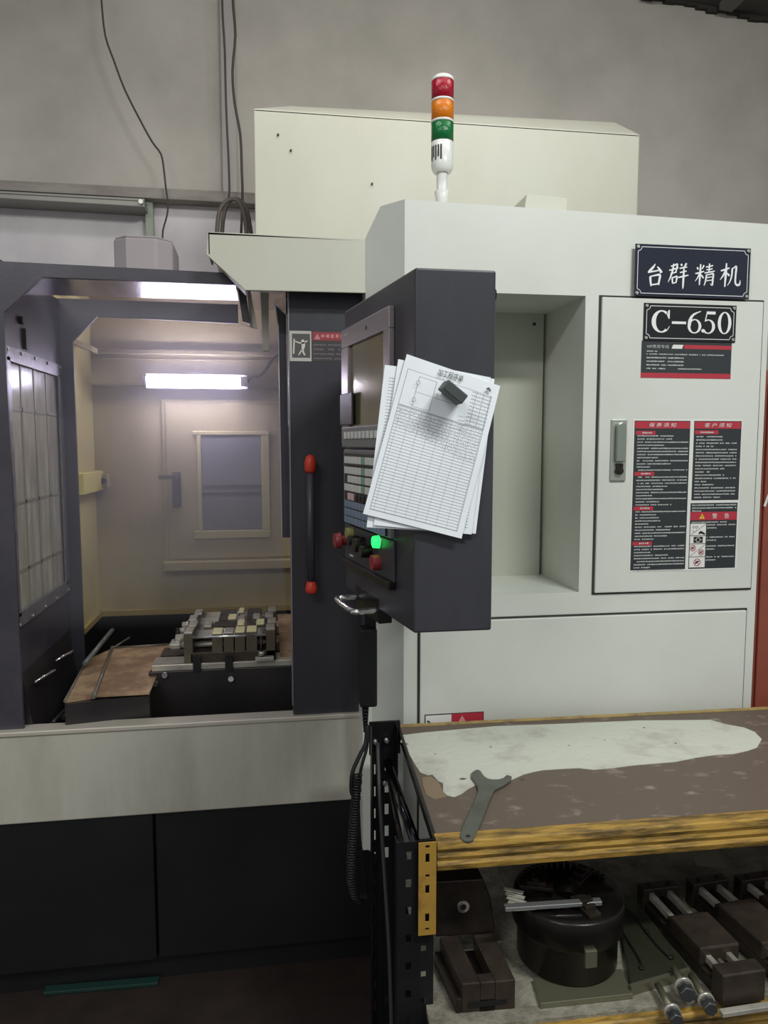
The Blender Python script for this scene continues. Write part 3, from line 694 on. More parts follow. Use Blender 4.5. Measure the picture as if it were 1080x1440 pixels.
# ---- sill panel under the opening and black base
ZS = PY(200, 1022, YF - .02)[1]; ZSB = PY(200, 1146, YF - .02)[1]
b = MB().box(-1.4, .30, YF - .02, YF, ZSB, ZS)
part('sill_panel', b, m_white2, .003)
part('sill_rail', MB().box(-1.4, .30, YF - .025, YF + .035, ZS - .008, ZS + .006), mat('bright_sill_edge', '#c9c2b4', .3, .3), .003)
sx = PY(220, 1250, YF)[0]
part('base_panel', MB().box(-1.4, sx - .003, YF - .012, YF + .02, .08, ZSB - .002), m_black2, .003)
part('base_panel', MB().box(sx + .003, .40, YF - .006, YF + .02, .08, ZSB - .006), m_black2, .003)
part('base_block', MB().box(-1.4, .40, YF + .02, YF + .3, 0, ZSB), m_black2)
part('corner_panel', MB().box(.262, .29, 2.10, 2.2, .86, 1.9), m_black)
part('corner_strip', MB().box(.262, .29, 2.10, 2.2, .42, .86), m_white)

# ---- red-brown machine at the right edge
x0, _ = PY(1073, 700, 2.02)
rb = thing('red_brown_cabinet', 'red brown sheet metal cabinet cut off at the right edge', 'cabinet', (x0 + .2, 2.3, 0))
MB().box(x0 - .003, x0 + .6, 2.05, 2.6, .02, 1.84).build('body', m_brownred, rb, bevel=.004)
MB().box(x0 + .02, x0 + .58, 2.04, 2.05, .1, 1.8).build('door', m_brownred, rb, bevel=.003)
FX = face_at(2.04); q = PY(1075, 712, 2.04)
MB(FX).ribbon([(q[0], q[1], .008), (q[0] + .018, q[1] + .05, .008)], 0).ribbon([(q[0] + .018, q[1] + .05, .008), (q[0] + .036, q[1], .008)], 0).ribbon([(q[0] + .008, q[1] + .016, .006), (q[0] + .03, q[1] + .016, .006)], 0).build('lettering', m_stkwht, rb)

# ---- motor cover behind the frame
mc = thing('motor_cover', 'grey angular motor cover standing behind the chamber frame, top left', 'cover', (-.45, 3.0, 2.205))
p_ = [(160, 337), (180, 335), (222, 337), (243, 346)]
X_ = [PY(x, y, 3.0) for x, y in p_]
MB().prism([(X_[0][0], 2.99), (X_[1][0], 2.95), (X_[2][0], 2.95), (X_[3][0], 3.0), (X_[3][0], 3.2), (X_[0][0], 3.2)], 'z', 2.205, X_[0][1]).build('housing', m_motor, mc, bevel=.008)
MB().prism([(X_[0][0] + .005, 3.0), (X_[1][0], 2.956), (X_[2][0], 2.956), (X_[3][0] - .005, 3.01), (X_[3][0] - .005, 3.19), (X_[0][0] + .005, 3.19)], 'z', X_[0][1], X_[0][1] + .008).build('lid', m_motor, mc, bevel=.003)

# ---- table, way covers, vises
ZTb = .92
tb = thing('work_table', 'dark slotted machine table with rusty end behind the sill', 'table', (-.1, 2.7, .62))
b = MB().prism([(-.385, 2.40), (.5, 2.40), (.5, 3.1), (-.34, 3.1), (-.34, 2.68)], 'z', .70, ZTb - .02)
b.build('casting', m_table, tb, bevel=.004)
ys = 2.40; i = 0
while ys < 3.08:                                                         # the strips between the slots
    MB().box(-.375 + (ys - 2.4) * .1, .5, ys, ys + .095, ZTb - .02, ZTb).build('table_strip', m_vsteel if i % 2 else m_steel, tb, bevel=.002); ys += .115; i += 1
MB().box(.03, .5, 2.43, 3.05, ZTb, ZTb + .004).build('rust_film', m_rust, tb, 'rust brown film')
for px, py in ((219, 960), (325, 953), (232, 948)):
    x, z = PY(px, py, 2.4); MB().cyl((x, 2.4, z), (x, 2.385, z), .009, n=10).build('screw', m_chrome, tb)
for px in (277, 322):
    x, z = PY(px, 928, 2.4); MB().box(x - .012, x + .012, 2.392, 2.4, z - .035, z + .012).build('slot_mouth', m_rubber, tb)
wc = thing('way_cover', 'rust stained telescopic way cover left of the table', 'way cover', (-.45, 2.5, .62))
def zpoly(pix, Z, th): 
    return MB().prism([PZ(x, y, Z) for x, y in pix], 'z', Z - th, Z)
zpoly([(91, 986), (131, 980), (157, 912), (122, 928)], .88, .006).build('cover_sheet', m_rust, wc)
zpoly([(134, 978), (210, 974), (240, 905), (160, 910)], .885, .006).build('cover_sheet', m_rust, wc)
def rim(a_, c_, Z, r=.006):
    p, q = PZ(*a_, Z), PZ(*c_, Z); MB().cyl((p[0], p[1], Z), (q[0], q[1], Z), r, n=8).build('cover_rim', m_rim, wc)
rim((132, 980), (158, 910), .887); rim((160, 911), (240, 906), .887, .004)
rim((91, 986), (122, 928), .882, .004); rim((158, 912), (182, 897), .887, .004)
p, q = PZ(119, 933, .90), PZ(158, 886, .93)
MB().cyl((p[0], p[1], .90), (q[0], q[1], .93), .008, n=8).build('cover_rim', mat('blue_grey_rim', '#77807c', .4, .4), wc)
p, q = PZ(91, 987, .88), PZ(210, 975, .88)
MB().hexa([(p[0], p[1], .62), (q[0], q[1], .62), (q[0], q[1] + .03, .62), (p[0], p[1] + .03, .62)], [(p[0], p[1], .873), (q[0], q[1], .873), (q[0], q[1] + .03, .873), (p[0], p[1] + .03, .873)]).build('cover_apron', m_table, wc)

lv = [('nearest', 0), ('second', 1), ('third', 2), ('farthest', 3)]
m_vbody = mat('shaded_vise_iron', '#5f5748', .4, .4, dirt='#7a715e', dirt_amt=.5, scale=20)  # darker tone paints the shaded fronts of the vises
def make_vise(label, pattern, y, dz=0, xo=0):
    v = thing('machine_vise', label, 'vise', (-.275 + xo, y, ZTb), group='vises clamped in rows on the machine table')
    L = .29; offs[v.name] = Vector((0, 0, 0))
    def P(n, b, m, bv=.002): return b.build(n, m, v, bevel=bv, local=True)
    P('base_rail', MB().box(.02, L, -.03, .05, .0, .032), m_vsteel)
    for e0_, e1_, h_e in ((.0, .028, .096), (L - .03, L, .098)):
        P('end_block', MB().box(e0_, e1_, -.03, .05, .0, h_e), m_vbody)
        P('lit_end_top', MB().box(e0_ + .001, e1_ - .001, -.028, .048, h_e, h_e + .003), m_steel, .001)  # bright slab paints the light on top of the block
    for yy in (-.024, -.006, .012, .03, .044): P('guide_rod', MB().cyl((.02, yy, .082), (L - .02, yy, .082), .0055, n=10), m_chrome, 0)
    P('lead_screw', MB().cyl((-.02, .01, .05), (L - .02, .01, .05), .009, n=10), m_steel, 0)
    P('screw_head', MB().cyl((-.045, .01, .05), (-.015, .01, .05), .014, n=6), m_steel)
    for x0, w, h, mm in pattern: P('jaw', MB().box(x0, x0 + w, -.028, .048, .028, h), m_vbody, .002)
    for x0, w, h, mm in pattern: P('jaw_top_tone', MB().box(x0 + .002, x0 + w - .002, -.026, .046, h, h + .004), mm, .001)  # thin top slabs, the bright ones painting lit jaw tops
    return v
make_vise('nearest row vise on the machine table, four pale jaw pieces', [(.088, .034, .090, m_alu), (.125, .032, .090, m_steel), (.160, .033, .092, m_alu), (.196, .036, .093, m_alu)], 2.44)
make_vise('second row vise from the front, dark bar left of bright jaws', [(.05, .028, .092, m_steel), (.082, .075, .09, m_dsteel), (.160, .026, .094, m_alu), (.189, .03, .09, m_vsteel), (.222, .030, .094, m_alu)], 2.53, xo=.004)
make_vise('third row vise from the front, three bright square jaws', [(.10, .030, .09, m_vsteel), (.132, .032, .094, m_alu), (.170, .022, .092, m_steel), (.194, .022, .088, m_dsteel), (.218, .027, .094, m_steel)], 2.62, xo=-.004)
make_vise('farthest row vise against the chamber back, grey bar on top', [(.09, .06, .09, m_vsteel), (.155, .022, .096, m_alu), (.185, .055, .092, m_dsteel)], 2.71, xo=.006)
cl = thing('step_clamp', 'small stud and clamp at the right front of the vises', 'clamp', (-.02, 2.395, ZTb + .002))
MB().box(-.05, .01, 2.385, 2.405, ZTb + .002, ZTb + .016).build('strap', m_steel, cl, bevel=.002)
MB().cyl((-.03, 2.395, ZTb + .016), (-.03, 2.395, ZTb + .08), .005, n=8).build('stud', m_dsteel, cl)
MB().cyl((-.03, 2.395, ZTb + .02), (-.03, 2.395, ZTb + .034), .011, n=6).build('nut', m_steel, cl)
cl = thing('step_clamp', 'small stud and clamp left of the vises', 'clamp', (-.31, 2.60, ZTb + .002))
MB().box(-.345, -.285, 2.59, 2.61, ZTb + .002, ZTb + .016).build('strap', m_steel, cl, bevel=.002)
MB().cyl((-.315, 2.6, ZTb + .016), (-.315, 2.6, ZTb + .07), .006, n=8).build('stud', m_dsteel, cl)
MB().cyl((-.315, 2.6, ZTb + .02), (-.315, 2.6, ZTb + .034), .012, n=6).build('nut', m_steel, cl)

# ---- signal tower
tx, ty = .500, 2.15
st = MB().lathe((tx, ty, 2.26), [(.018, 0), (.018, .055), (.022, .075), (.016, .08), (.016, .13)], 20).build('signal_tower', m_plastic, MC)
offs[st.name] = offs[MC.name]
z0 = 2.387; rr = .0315
MB().lathe((tx, ty, z0), [(.024, 0), (.030, .01), (rr, .02), (rr, .082)], 32).build('tower_base', m_plastic, st)
for z, m_, nm in ((2.470, m_grn, 'green_lens'), (2.526, m_amb, 'amber_lens'), (2.582, m_red, 'red_lens')):
    MB().lathe((tx, ty, z), [(rr, 0), (rr, .052)], 32).build(nm, m_, st)
    MB().lathe((tx, ty, z + .051), [(rr + .0006, 0), (rr + .0006, .006)], 32).build('ring', m_plastic, st)
MB().lathe((tx, ty, 2.637), [(rr, 0), (rr - .001, .006), (rr - .008, .011), (.01, .013)], 32).build('cap', m_plastic, st)
b = MB()
for a_ in range(0, 5):
    t = R(195 + a_ * 14); b.box(tx + math.cos(t) * .0318 - .002, tx + math.cos(t) * .0318 + .002, ty + math.sin(t) * .0318 - .001, ty + math.sin(t) * .0318 + .001, 2.415 + (a_ % 2) * .008, 2.455)
b.build('rating_label', m_ink, st)

# ---- control pod
A = Vector((.266, 1.35)); U = Vector((-.17, .9854))
D = A + U * .47
pod = MB().prism([(A.x, A.y), (.416, 1.35), (.424, 1.40), (.424, 2.0), (D.x + .1, 2.0), (D.x, D.y)], 'z', 1.266, 1.936).build('control_panel', m_black, MC, 'charcoal control box facing the chamber door', bevel=.004)
offs[pod.name] = offs[MC.name]
FPD = FR((A.x, A.y), (-U.x, -U.y))       # along = -s
def pp(name, b, m, bevel=0, label=None): return b.build(name, m, pod, label, bevel=bevel)
pp('bolt', MB().cyl((.424, 1.42, 1.905), (.436, 1.42, 1.905), .012, n=16), m_bsteel)
# monitor
def fb(s0, s1, n0, n1, z0, z1): return MB(FPD).box(-s0, -s1, n0, n1, z0, z1)
b = MB(FPD); s0, s1, z0, z1 = .112, .462, 1.62, 1.888; i0, i1, j0, j1 = .148, .405, 1.66, 1.845
b.box(-s1, -s0, 0, .012, j1, z1).box(-s1, -s0, 0, .012, z0, j0).box(-s1, -i1, 0, .012, j0, j1).box(-i0, -s0, 0, .012, j0, j1)
pp('monitor_bezel', b, m_bezel, .002)
pp('screen', fb(i0, i1, .002, .005, j0, j1), m_screen)
pp('monitor_badge', fb(.41, .44, .012, .0125, 1.872, 1.877), m_text)
pp('bezel_hole', MB(FPD).cyl((-.26, .012, 1.866), (-.26, .0126, 1.866), .005, n=10), m_bsteel)
pp('screen_dark_patch', fb(.36, .462, .010, .016, 1.664, 1.738), mat('dark_patch_grey', '#2b2829', .4), .002)  # dark patch over the lower left of the screen
# soft keys
pp('softkey_strip', fb(.112, .452, 0, .014, 1.612, 1.658), m_kpad, .002)
for i in range(9):
    s = .425 - i * .029; pp('soft_key', fb(s - .018, s, .014, .017, 1.632, 1.648), m_key, .001)
# keypad
pp('keypad_frame', fb(.108, .452, 0, .010, 1.432, 1.607), m_kpad, .002)
pp('keypad_field', fb(.125, .435, .010, .012, 1.436, 1.598), m_bsteel)
rows = [(1.583, 'w'), (1.559, 'w'), (1.539, 'w'), (1.519, 'w'), (1.4985, 'p'), (1.480, 'b'), (1.461, 'b'), (1.443, 'b')]
for r_, (z, kd) in enumerate(rows):
    for i in range(11):
        s = .428 - i * .0275
        if r_ in (2, 4) and i == 0: continue
        if kd == 'p': m_ = m_keyp if i < 3 else m_bsteel
        elif kd == 'b': m_ = m_keyb
        else: m_ = m_key if i != 5 else m_keyg
        pp('key', fb(s - .022, s, .012, .0155, z - .008, z + .008), m_, .001)
# push buttons
def knob(px_s, z, r, h, m, name, label=None):
    pp(name, MB(FPD).cyl((-px_s, 0, z), (-px_s, h, z), r, r * .9, 16), m, .001, label)
pp('button_plate', fb(.10, .46, 0, .006, 1.345, 1.428), m_black, .002)
knob(.190, 1.416, .017, .008, m_satin, 'button_ring'); 
pp('lit_button', MB(FPD).cyl((-.190, .006, 1.416), (-.190, .02, 1.416), .014, .012, 16), m_greenlamp, 0, 'green lit push button')
knob(.392, 1.412, .014, .022, mat('olive_button', '#8b8a55', .4), 'push_button')
knob(.345, 1.40, .012, .03, m_bsteel, 'selector_switch'); knob(.30, 1.396, .018, .03, m_bsteel, 'selector_switch'); knob(.25, 1.388, .015, .03, m_bsteel, 'selector_switch')
knob(.195, 1.372, .018, .022, m_redknob, 'push_button', 'dull red push button')
b = MB(FPD).cyl((-.452, 0, 1.387), (-.452, .02, 1.387), .012, n=12).cyl((-.452, .02, 1.387), (-.452, .034, 1.387), .021, .017, 20)
pp('emergency_stop', b, m_redknob, .001, 'red mushroom button')
b = MB(FPD).box(-.41, -.385, .006, .008, 1.356, 1.359).box(-.25, -.235, .006, .008, 1.352, 1.355); pp('label_strip', b, m_silver)
pp('lower_lip', fb(.10, .46, 0, .016, 1.33, 1.346), m_bsteel, .002)
# chrome handle at the lower rear of the pod
q1, q2 = (.36, 1.285), (.235, 1.288)
h_ = [(-q1[0] - .0, .0, q1[1] + .0), (-q1[0], .05, q1[1] - .025), (-q2[0] - .02, .055, q2[1] - .02), (-q2[0], .0, q2[1] + .005)]
b = MB(); b.tube([FPD(Vector(v)) for v in ((-.375, 0, 1.262), (-.375, .03, 1.262), (-.372, .05, 1.262), (-.30, .055, 1.262), (-.228, .05, 1.262), (-.225, .03, 1.262), (-.225, 0, 1.262))], .0065, 10, 4)
ph = b.build('grab_handle', m_chrome, pod)
# bracket carrying the handle
pp('handle_plate', fb(.21, .39, -.03, .0, 1.235, 1.29), m_bsteel, .002)
# arm joining pod and cabinet
pp('support_arm', MB().box(.28, .40, 1.8, 2.02, 1.85, 1.93), m_black, .003)

# ---- papers and magnet
def paper_mat(name, kind):
    m = bpy.data.materials.new(name); m.use_nodes = True; nt_ = m.node_tree; N = nt_.nodes; L = nt_.links
    b = N['Principled BSDF']; b.inputs['Roughness'].default_value = .8
    uv = N.new('ShaderNodeUVMap'); sp_ = N.new('ShaderNodeSeparateXYZ'); L.new(uv.outputs[0], sp_.inputs[0])
    def math_(op, a_, b_=None, c=None):
        n = N.new('ShaderNodeMath'); n.operation = op
        for i, v in enumerate((a_, b_, c)):
            if v is None: continue
            if isinstance(v, (int, float)): n.inputs[i].default_value = v
            else: L.new(v, n.inputs[i])
        return n.outputs[0]
    u, v = sp_.outputs[0], sp_.outputs[1]
    def band(x, lo, hi): return math_('MULTIPLY', math_('GREATER_THAN', x, lo), math_('LESS_THAN', x, hi))
    def lines(x, cnt, w): return math_('LESS_THAN', math_('FRACT', math_('MULTIPLY', x, cnt)), w)
    def AND(a_, b_): return math_('MULTIPLY', a_, b_)
    def OR(a_, b_): return math_('MAXIMUM', a_, b_)
    grid = OR(lines(v, 52, .2), lines(math_('ADD', u, .02), 9.5, .028))
    inside = AND(band(u, .05, .94), band(v, .04, .70))
    if kind == 'front':
        # lower table, upper right block of rows, drawing box upper left
        ur = AND(AND(band(u, .74, .95), band(v, .70, .92)), OR(lines(v, 44, .2), lines(u, 14, .07)))
        ink = OR(AND(inside, grid), ur)
        fr_ = OR(OR(band(u, .048, .054), band(u, .936, .942)), OR(band(v, .036, .040), OR(band(v, .918, .921), band(v, .698, .703))))
        fr_ = AND(fr_, AND(band(u, .048, .942), band(v, .036, .921)))
        bx = AND(OR(OR(band(u, .18, .186), band(u, .36, .366)), OR(OR(band(v, .71, .713), band(v, .895, .898)), band(v, .80, .803))), AND(band(u, .18, .60), band(v, .71, .898)))
        bx = AND(bx, OR(band(u, .18, .366), band(v, .80, .803)))
        ink = OR(OR(ink, fr_), bx)
        # hand written figures in the filled rows
        ns = N.new('ShaderNodeTexNoise'); ns.inputs['Scale'].default_value = 95; mp = N.new('ShaderNodeMapping'); mp.inputs['Scale'].default_value = (1, 1.3, 1)
        L.new(uv.outputs[0], mp.inputs[0]); L.new(mp.outputs[0], ns.inputs['Vector'])
        wr = AND(math_('GREATER_THAN', ns.outputs['Fac'], .56), AND(band(u, .06, .93), math_('GREATER_THAN', v, math_('ADD', .58, math_('MULTIPLY', u, -.12)))))
        wr = AND(wr, math_('LESS_THAN', v, .69))
        wr2 = AND(math_('GREATER_THAN', ns.outputs['Fac'], .6), AND(band(u, .76, .94), band(v, .70, .91)))
        ink = OR(ink, math_('MULTIPLY', OR(wr, wr2), .8))
    else:
        ink = AND(AND(band(u, .05, .95), band(v, .03, .93)), grid)
    n2 = N.new('ShaderNodeTexNoise'); n2.inputs['Scale'].default_value = 3; L.new(uv.outputs[0], n2.inputs['Vector'])
    base = N.new('ShaderNodeMixRGB'); base.inputs[1].default_value = lin('#eef2f4'); base.inputs[2].default_value = lin('#e3e8ee'); L.new(n2.outputs['Fac'], base.inputs[0])
    mx = N.new('ShaderNodeMixRGB'); L.new(base.outputs[0], mx.inputs[1]); mx.inputs[2].default_value = lin('#6f7880')
    L.new(math_('MULTIPLY', ink, .8), mx.inputs[0]); L.new(mx.outputs[0], b.inputs['Base Color'])
    return m
pm1 = paper_mat('printed_sheet', 'front'); pm2 = paper_mat('printed_sheet_back', 'back')
def sheet(corn, Y, m, label, wav, ph=0.):
    TL, TR, BR, BL = [Vector((PY(x, y, Y)[0], 0, PY(x, y, Y)[1])) for x, y in corn]
    nx, nz = 16, 22; vs = []; uvs = []
    for j in range(nz + 1):
        for i in range(nx + 1):
            u, v = i / nx, j / nz
            p = (BL * (1 - u) + BR * u) * (1 - v) + (TL * (1 - u) + TR * u) * v
            d = wav * (math.sin(u * 5 + v * 2.2 + ph) * .5 + math.sin(v * 7 - u * 3 + ph)) * (1 - v * .5)
            d += .004 * (1 - v) * (1 - v) + .010 * max(0, u - .7) * (1 - abs(v - .5))
            vs.append((p.x, Y - abs(d) - .0004, p.z)); uvs.append((u, v))
    fs = [(j * (nx + 1) + i, j * (nx + 1) + i + 1, (j + 1) * (nx + 1) + i + 1, (j + 1) * (nx + 1) + i) for j in range(nz) for i in range(nx)]
    b = MB(); b.add(vs, fs, True); c = sum((Vector(v) for v in vs), Vector()) / len(vs)
    o = b.build('paper_sheet', m, None, label, 'paper', 'job sheets under the magnet', loc=c)
    ul = o.data.uv_layers.new(name='UVMap')
    for lp in o.data.loops: ul.data[lp.index].uv = uvs[lp.vertex_index]
    so = o.modifiers.new('thick', 'SOLIDIFY'); so.thickness = .0003; so.offset = 1
    es = o.modifiers.new('crisp_edge', 'EDGE_SPLIT'); es.split_angle = R(50)
    return o
sheet([(541, 513), (695, 533), (668, 750), (515, 741)], 1.345, pm2, 'rearmost job sheet, its left edge showing over the screen', .0008, 1)
sheet([(560, 505), (690, 531), (662, 751), (525, 738)], 1.3415, pm2, 'middle job sheet, top right corner poking out by the heading', .0006, 2)
ps_ = sheet([(572, 498), (703, 543), (648, 757), (510, 722)], 1.337, pm1, 'frontmost job sheet with a printed table and drawing', .0012)
# heading printed on the front sheet, running along its top edge
FT = None
def tilted_text(s, px0, px1, h, Y, name, m, parent):
    a_ = Vector((PY(*px0, Y)[0], PY(*px0, Y)[1])); c_ = Vector((PY(*px1, Y)[0], PY(*px1, Y)[1]))
    L_ = (c_ - a_).length; ang = math.atan2(c_.y - a_.y, c_.x - a_.x)
    fr = lambda v: Vector((a_.x + v.x * math.cos(ang) - v.z * math.sin(ang), Y - v.y, a_.y + v.x * math.sin(ang) + v.z * math.cos(ang)))
    return text(s, 0, L_, 0, h, fr, 0, name, m, parent)
tilted_text('加工程序单', (615, 528), (650, 538), .013, 1.3325, 'heading', m_ink, ps_)
b = MB(face_at(1.332))
for cx, cy in ((588, 538), (582, 562)):
    x, z = PY(cx, cy, 1.332); ring(b, x, z, .004, .004, .0007, .0007, 0, 360, 16, 0)
x, z = PY(644, 585, 1.332)
for k in range(4): b.ribbon([(x, z - k * .008, .0006), (x + .017, z - k * .008 - .003, .0006)], 0)
x, z = PY(684, 548, 1.332); b.ribbon([(x, z, .003), (x + .004, z + .002, .005), (x + .007, z - .003, .004)], 0)
b.build('drawing_mark', mat('grey_ink', '#6a7076', .7), ps_)
# magnet block, standing off the sheet
mx0 = PY(637, 552, 1.30)
mg = thing('magnet_block', 'dark grey magnet block pinning the job sheets', 'magnet', (mx0[0], 1.33, mx0[1]))
offs[mg.name] = Vector((0, 0, 0))
b = MB().box(-.0225, .0225, -.048, -.008, -.0095, .0095); o = b.build('magnet_body', m_mag, mg, bevel=.002, local=True)
MB().box(-.012, .024, -.008, .0, -.0100, .0100).build('magnet_foot', m_satin, mg, bevel=.001, local=True)
mg.rotation_euler = (0, R(38), 0); mg.scale = (1, 1, 1)

# ---- hand wheel pendant with coiled cord
YPn = 1.78
x0, z1 = PY(506, 888, YPn); x1, z0 = PY(531, 995, YPn)
z1 = PY(515, 860, YPn)[1]
hp_ = thing('handwheel_pendant', 'black handwheel pendant hanging below the control box with a coiled cord', 'pendant', ((x0 + x1) / 2, YPn, z0))
MB().box(x0, x1, YPn, YPn + .05, z0, PY(515, 885, YPn)[1]).build('body', m_rubber, hp_, bevel=.006)
MB().box(x0 + .018, x1, YPn + .02, YPn + .055, z0 + .01, PY(515, 850, YPn)[1]).build('hanger_plate', m_bsteel, hp_, bevel=.003)
cx0 = (x0 + x1) / 2 - .006
b = MB(); 
for i in range(8): b.lathe((cx0, YPn + .02, z0 - .005 - i * .009), [(.009 - i * .0005, 0), (.009 - i * .0005, .006)], 12)
b.build('strain_relief', m_rubber, hp_)
def pz(px, py, Y): q = PY(px, py, Y); return (q[0], Y, q[1])
MB().tube([pz(516, 1020, 1.79), pz(514, 1045, 1.78), pz(506, 1062, 1.76), pz(496, 1085, 1.74), pz(494, 1110, 1.74), pz(497, 1120, 1.74)], .005, 8).build('cord', m_rubber, hp_)
MB().tube([pz(517, 1020, 1.80), pz(516, 1050, 1.80), pz(508, 1080, 1.78), pz(504, 1110, 1.78), pz(506, 1180, 1.78), pz(513, 1240, 1.78), pz(515, 1262, 1.78)], .004, 8).build('cord', m_rubber, hp_)
b = MB(); pts = []
path = [pz(503, 1090, 1.74), pz(499, 1140, 1.74), pz(494, 1200, 1.74), pz(494, 1240, 1.74), pz(500, 1262, 1.74), pz(508, 1268, 1.75), pz(514, 1258, 1.77)]
Pp = [Vector(p) for p in path]; tot = []
for i in range(len(Pp) - 1):
    n = max(2, int((Pp[i + 1] - Pp[i]).length / .0012))
    for k in range(n): tot.append(Pp[i].lerp(Pp[i + 1], k / n))
for i, p in enumerate(tot):
    t = i * .0012 / .0068 * 2 * math.pi
    pts.append((p.x + .0105 * math.cos(t), p.y + .0105 * math.sin(t), p.z))
b.tube(pts, .0026, 5, 1).build('coiled_cord', m_rubber, hp_)

# ---------------------------------------------------------------- workbench of slotted angle
ZW = .85
WB = thing('workbench', 'slotted angle workbench, chipped yellow front rail, peeling white top', 'workbench', (.9, 1.62, 0))
def wpart(name, b, m, bevel=0, label=None): return b.build(name, m, WB, label, bevel=bevel)
X0, XE = .315, 2.1
fl_, fr_, rl, rr_ = (.312, 1.364), (XE, 1.33), (.342, 1.946), (XE, 1.90)
wpart('top_sheet', MB().prism([fl_, fr_, rr_, rl], 'z', ZW - .006, ZW), m_brown, 0, 'rust brown top sheet')
# worn white coat
edge = [(562, 1042), (572, 1046), (576, 1062), (583, 1074), (592, 1086), (600, 1089), (608, 1090), (616, 1098), (622, 1102), (624, 1112), (630, 1118), (640, 1120), (650, 1115), (660, 1108), (672, 1104), (684, 1108), (696, 1103), (708, 1102), (722, 1096), (736, 1090), (752, 1085), (764, 1082), (790, 1082), (815, 1081), (835, 1082), (860, 1079), (890, 1077), (920, 1073), (950, 1070), (980, 1066), (1010, 1062), (1030, 1060), (1050, 1057), (1066, 1050), (1072, 1040), (1060, 1030), (1045, 1022), (1020, 1018), (1000, 1012), (960, 1012), (900, 1014), (800, 1017), (700, 1022), (600, 1029), (566, 1034)]
pl = [PZ(x + random.uniform(-1.5, 1.5), y + random.uniform(-1.2, 1.2), ZW + .001) for x, y in edge]
wpart('white_coat', MB().prism(pl, 'z', ZW - .001, ZW + .0012), m_patch, 0, 'peeling white coat')
bl = [PZ(x, y, ZW + .0005) for x, y in ((594, 1093), (606, 1092), (616, 1099), (621, 1108), (628, 1120), (612, 1124), (600, 1118), (595, 1105))]
wpart('bare_spot', MB().prism(bl, 'z', ZW - .001, ZW + .0006), mat('tan_bare_spot', '#80705a', .7), 0, 'tan bare spot')
for cx, cy, w in ((651, 1095, 6), (735, 1095, 4), (800, 1048, 2), (906, 1023, 3), (690, 1050, 3), (612, 1060, 2), (950, 1045, 3), (850, 1040, 2), (571, 1046, 5)):
    p = PZ(cx, cy, ZW + .002); k_ = w * .0013
    wpart('chipped_spot', MB().prism([(p[0] + k_ * math.cos(t) * random.uniform(.6, 1.2), p[1] + k_ * .7 * math.sin(t) * random.uniform(.6, 1.2)) for t in [i * math.pi / 4 for i in range(8)]], 'z', ZW + .001, ZW + .0018), m_brown)
# front rail: rolled profile with ribs
def rail(name, y, z0, z1, m, x0=.312, sl=-.018):
    n = 6; b = MB(); prof = [(y + .012, z0), (y - .002, z0 + .001), (y - .004, z0 + (z1 - z0) * .2), (y, z0 + (z1 - z0) * .33), (y - .004, z0 + (z1 - z0) * .48), (y - .001, z0 + (z1 - z0) * .62), (y - .005, z0 + (z1 - z0) * .78), (y - .002, z1 - .002), (y + .002, z1), (y + .03, z1 + .001), (y + .03, z1 - .004), (y + .006, z1 - .006), (y + .006, z0 + .01)]
    m_ = len(prof)
    b.add([(x0, p[0], p[1]) for p in prof] + [(XE, p[0] + sl * (XE - x0), p[1]) for p in prof], [tuple(range(m_)), tuple(range(2 * m_ - 1, m_ - 1, -1))] + [(i, i + m_, (i + 1) % m_ + m_, (i + 1) % m_) for i in range(m_)])
    return b
wpart('front_rail', rail('f', 1.345, .797, .855, m_yellow), m_yellow, 0, 'chipped yellow rail')
wpart('rear_rail', MB().hexa([(.335, 1.946, .80), (XE, 1.90, .80), (XE, 1.916, .80), (.335, 1.962, .80)], [(.335, 1.946, .853), (XE, 1.90, .853), (XE, 1.916, .853), (.335, 1.962, .853)]), mat('ochre_edge', '#a88f58', .6, 0, dirt='#6b5a3a', dirt_amt=.8, scale=20), .001)
wpart('side_rail', MB().hexa([(.308, 1.36, .832), (.316, 1.36, .832), (.346, 1.946, .832), (.338, 1.946, .832)], [(.308, 1.36, .853), (.316, 1.36, .853), (.346, 1.946, .853), (.338, 1.946, .853)]), m_bsteel, .001)
# slotted posts: plates with punched holes
def slotted(name, x0, x1, y, z0, z1, holes, m, th=.002):
    # holes: list of (cx, cz, w, h); the plate is cut into strips around them
    b = MB(); cols = {}
    for h in holes: cols.setdefault((round(h[0] - h[2] / 2, 4), round(h[0] + h[2] / 2, 4)), []).append((h[1] - h[3] / 2, h[1] + h[3] / 2))
    xs = sorted({x0, x1} | {c for k in cols for c in k})
    for a_, c_ in zip(xs, xs[1:]):
        cuts = sorted(v for k, vv in cols.items() if k[0] <= a_ + 1e-6 and k[1] >= c_ - 1e-6 for v in vv); z = z0
        for q0, q1 in cuts:
            if q0 > z: b.box(a_, c_, y, y + th, z, q0)
            z = max(z, q1)
        if z < z1: b.box(a_, c_, y, y + th, z, z1)
    return b
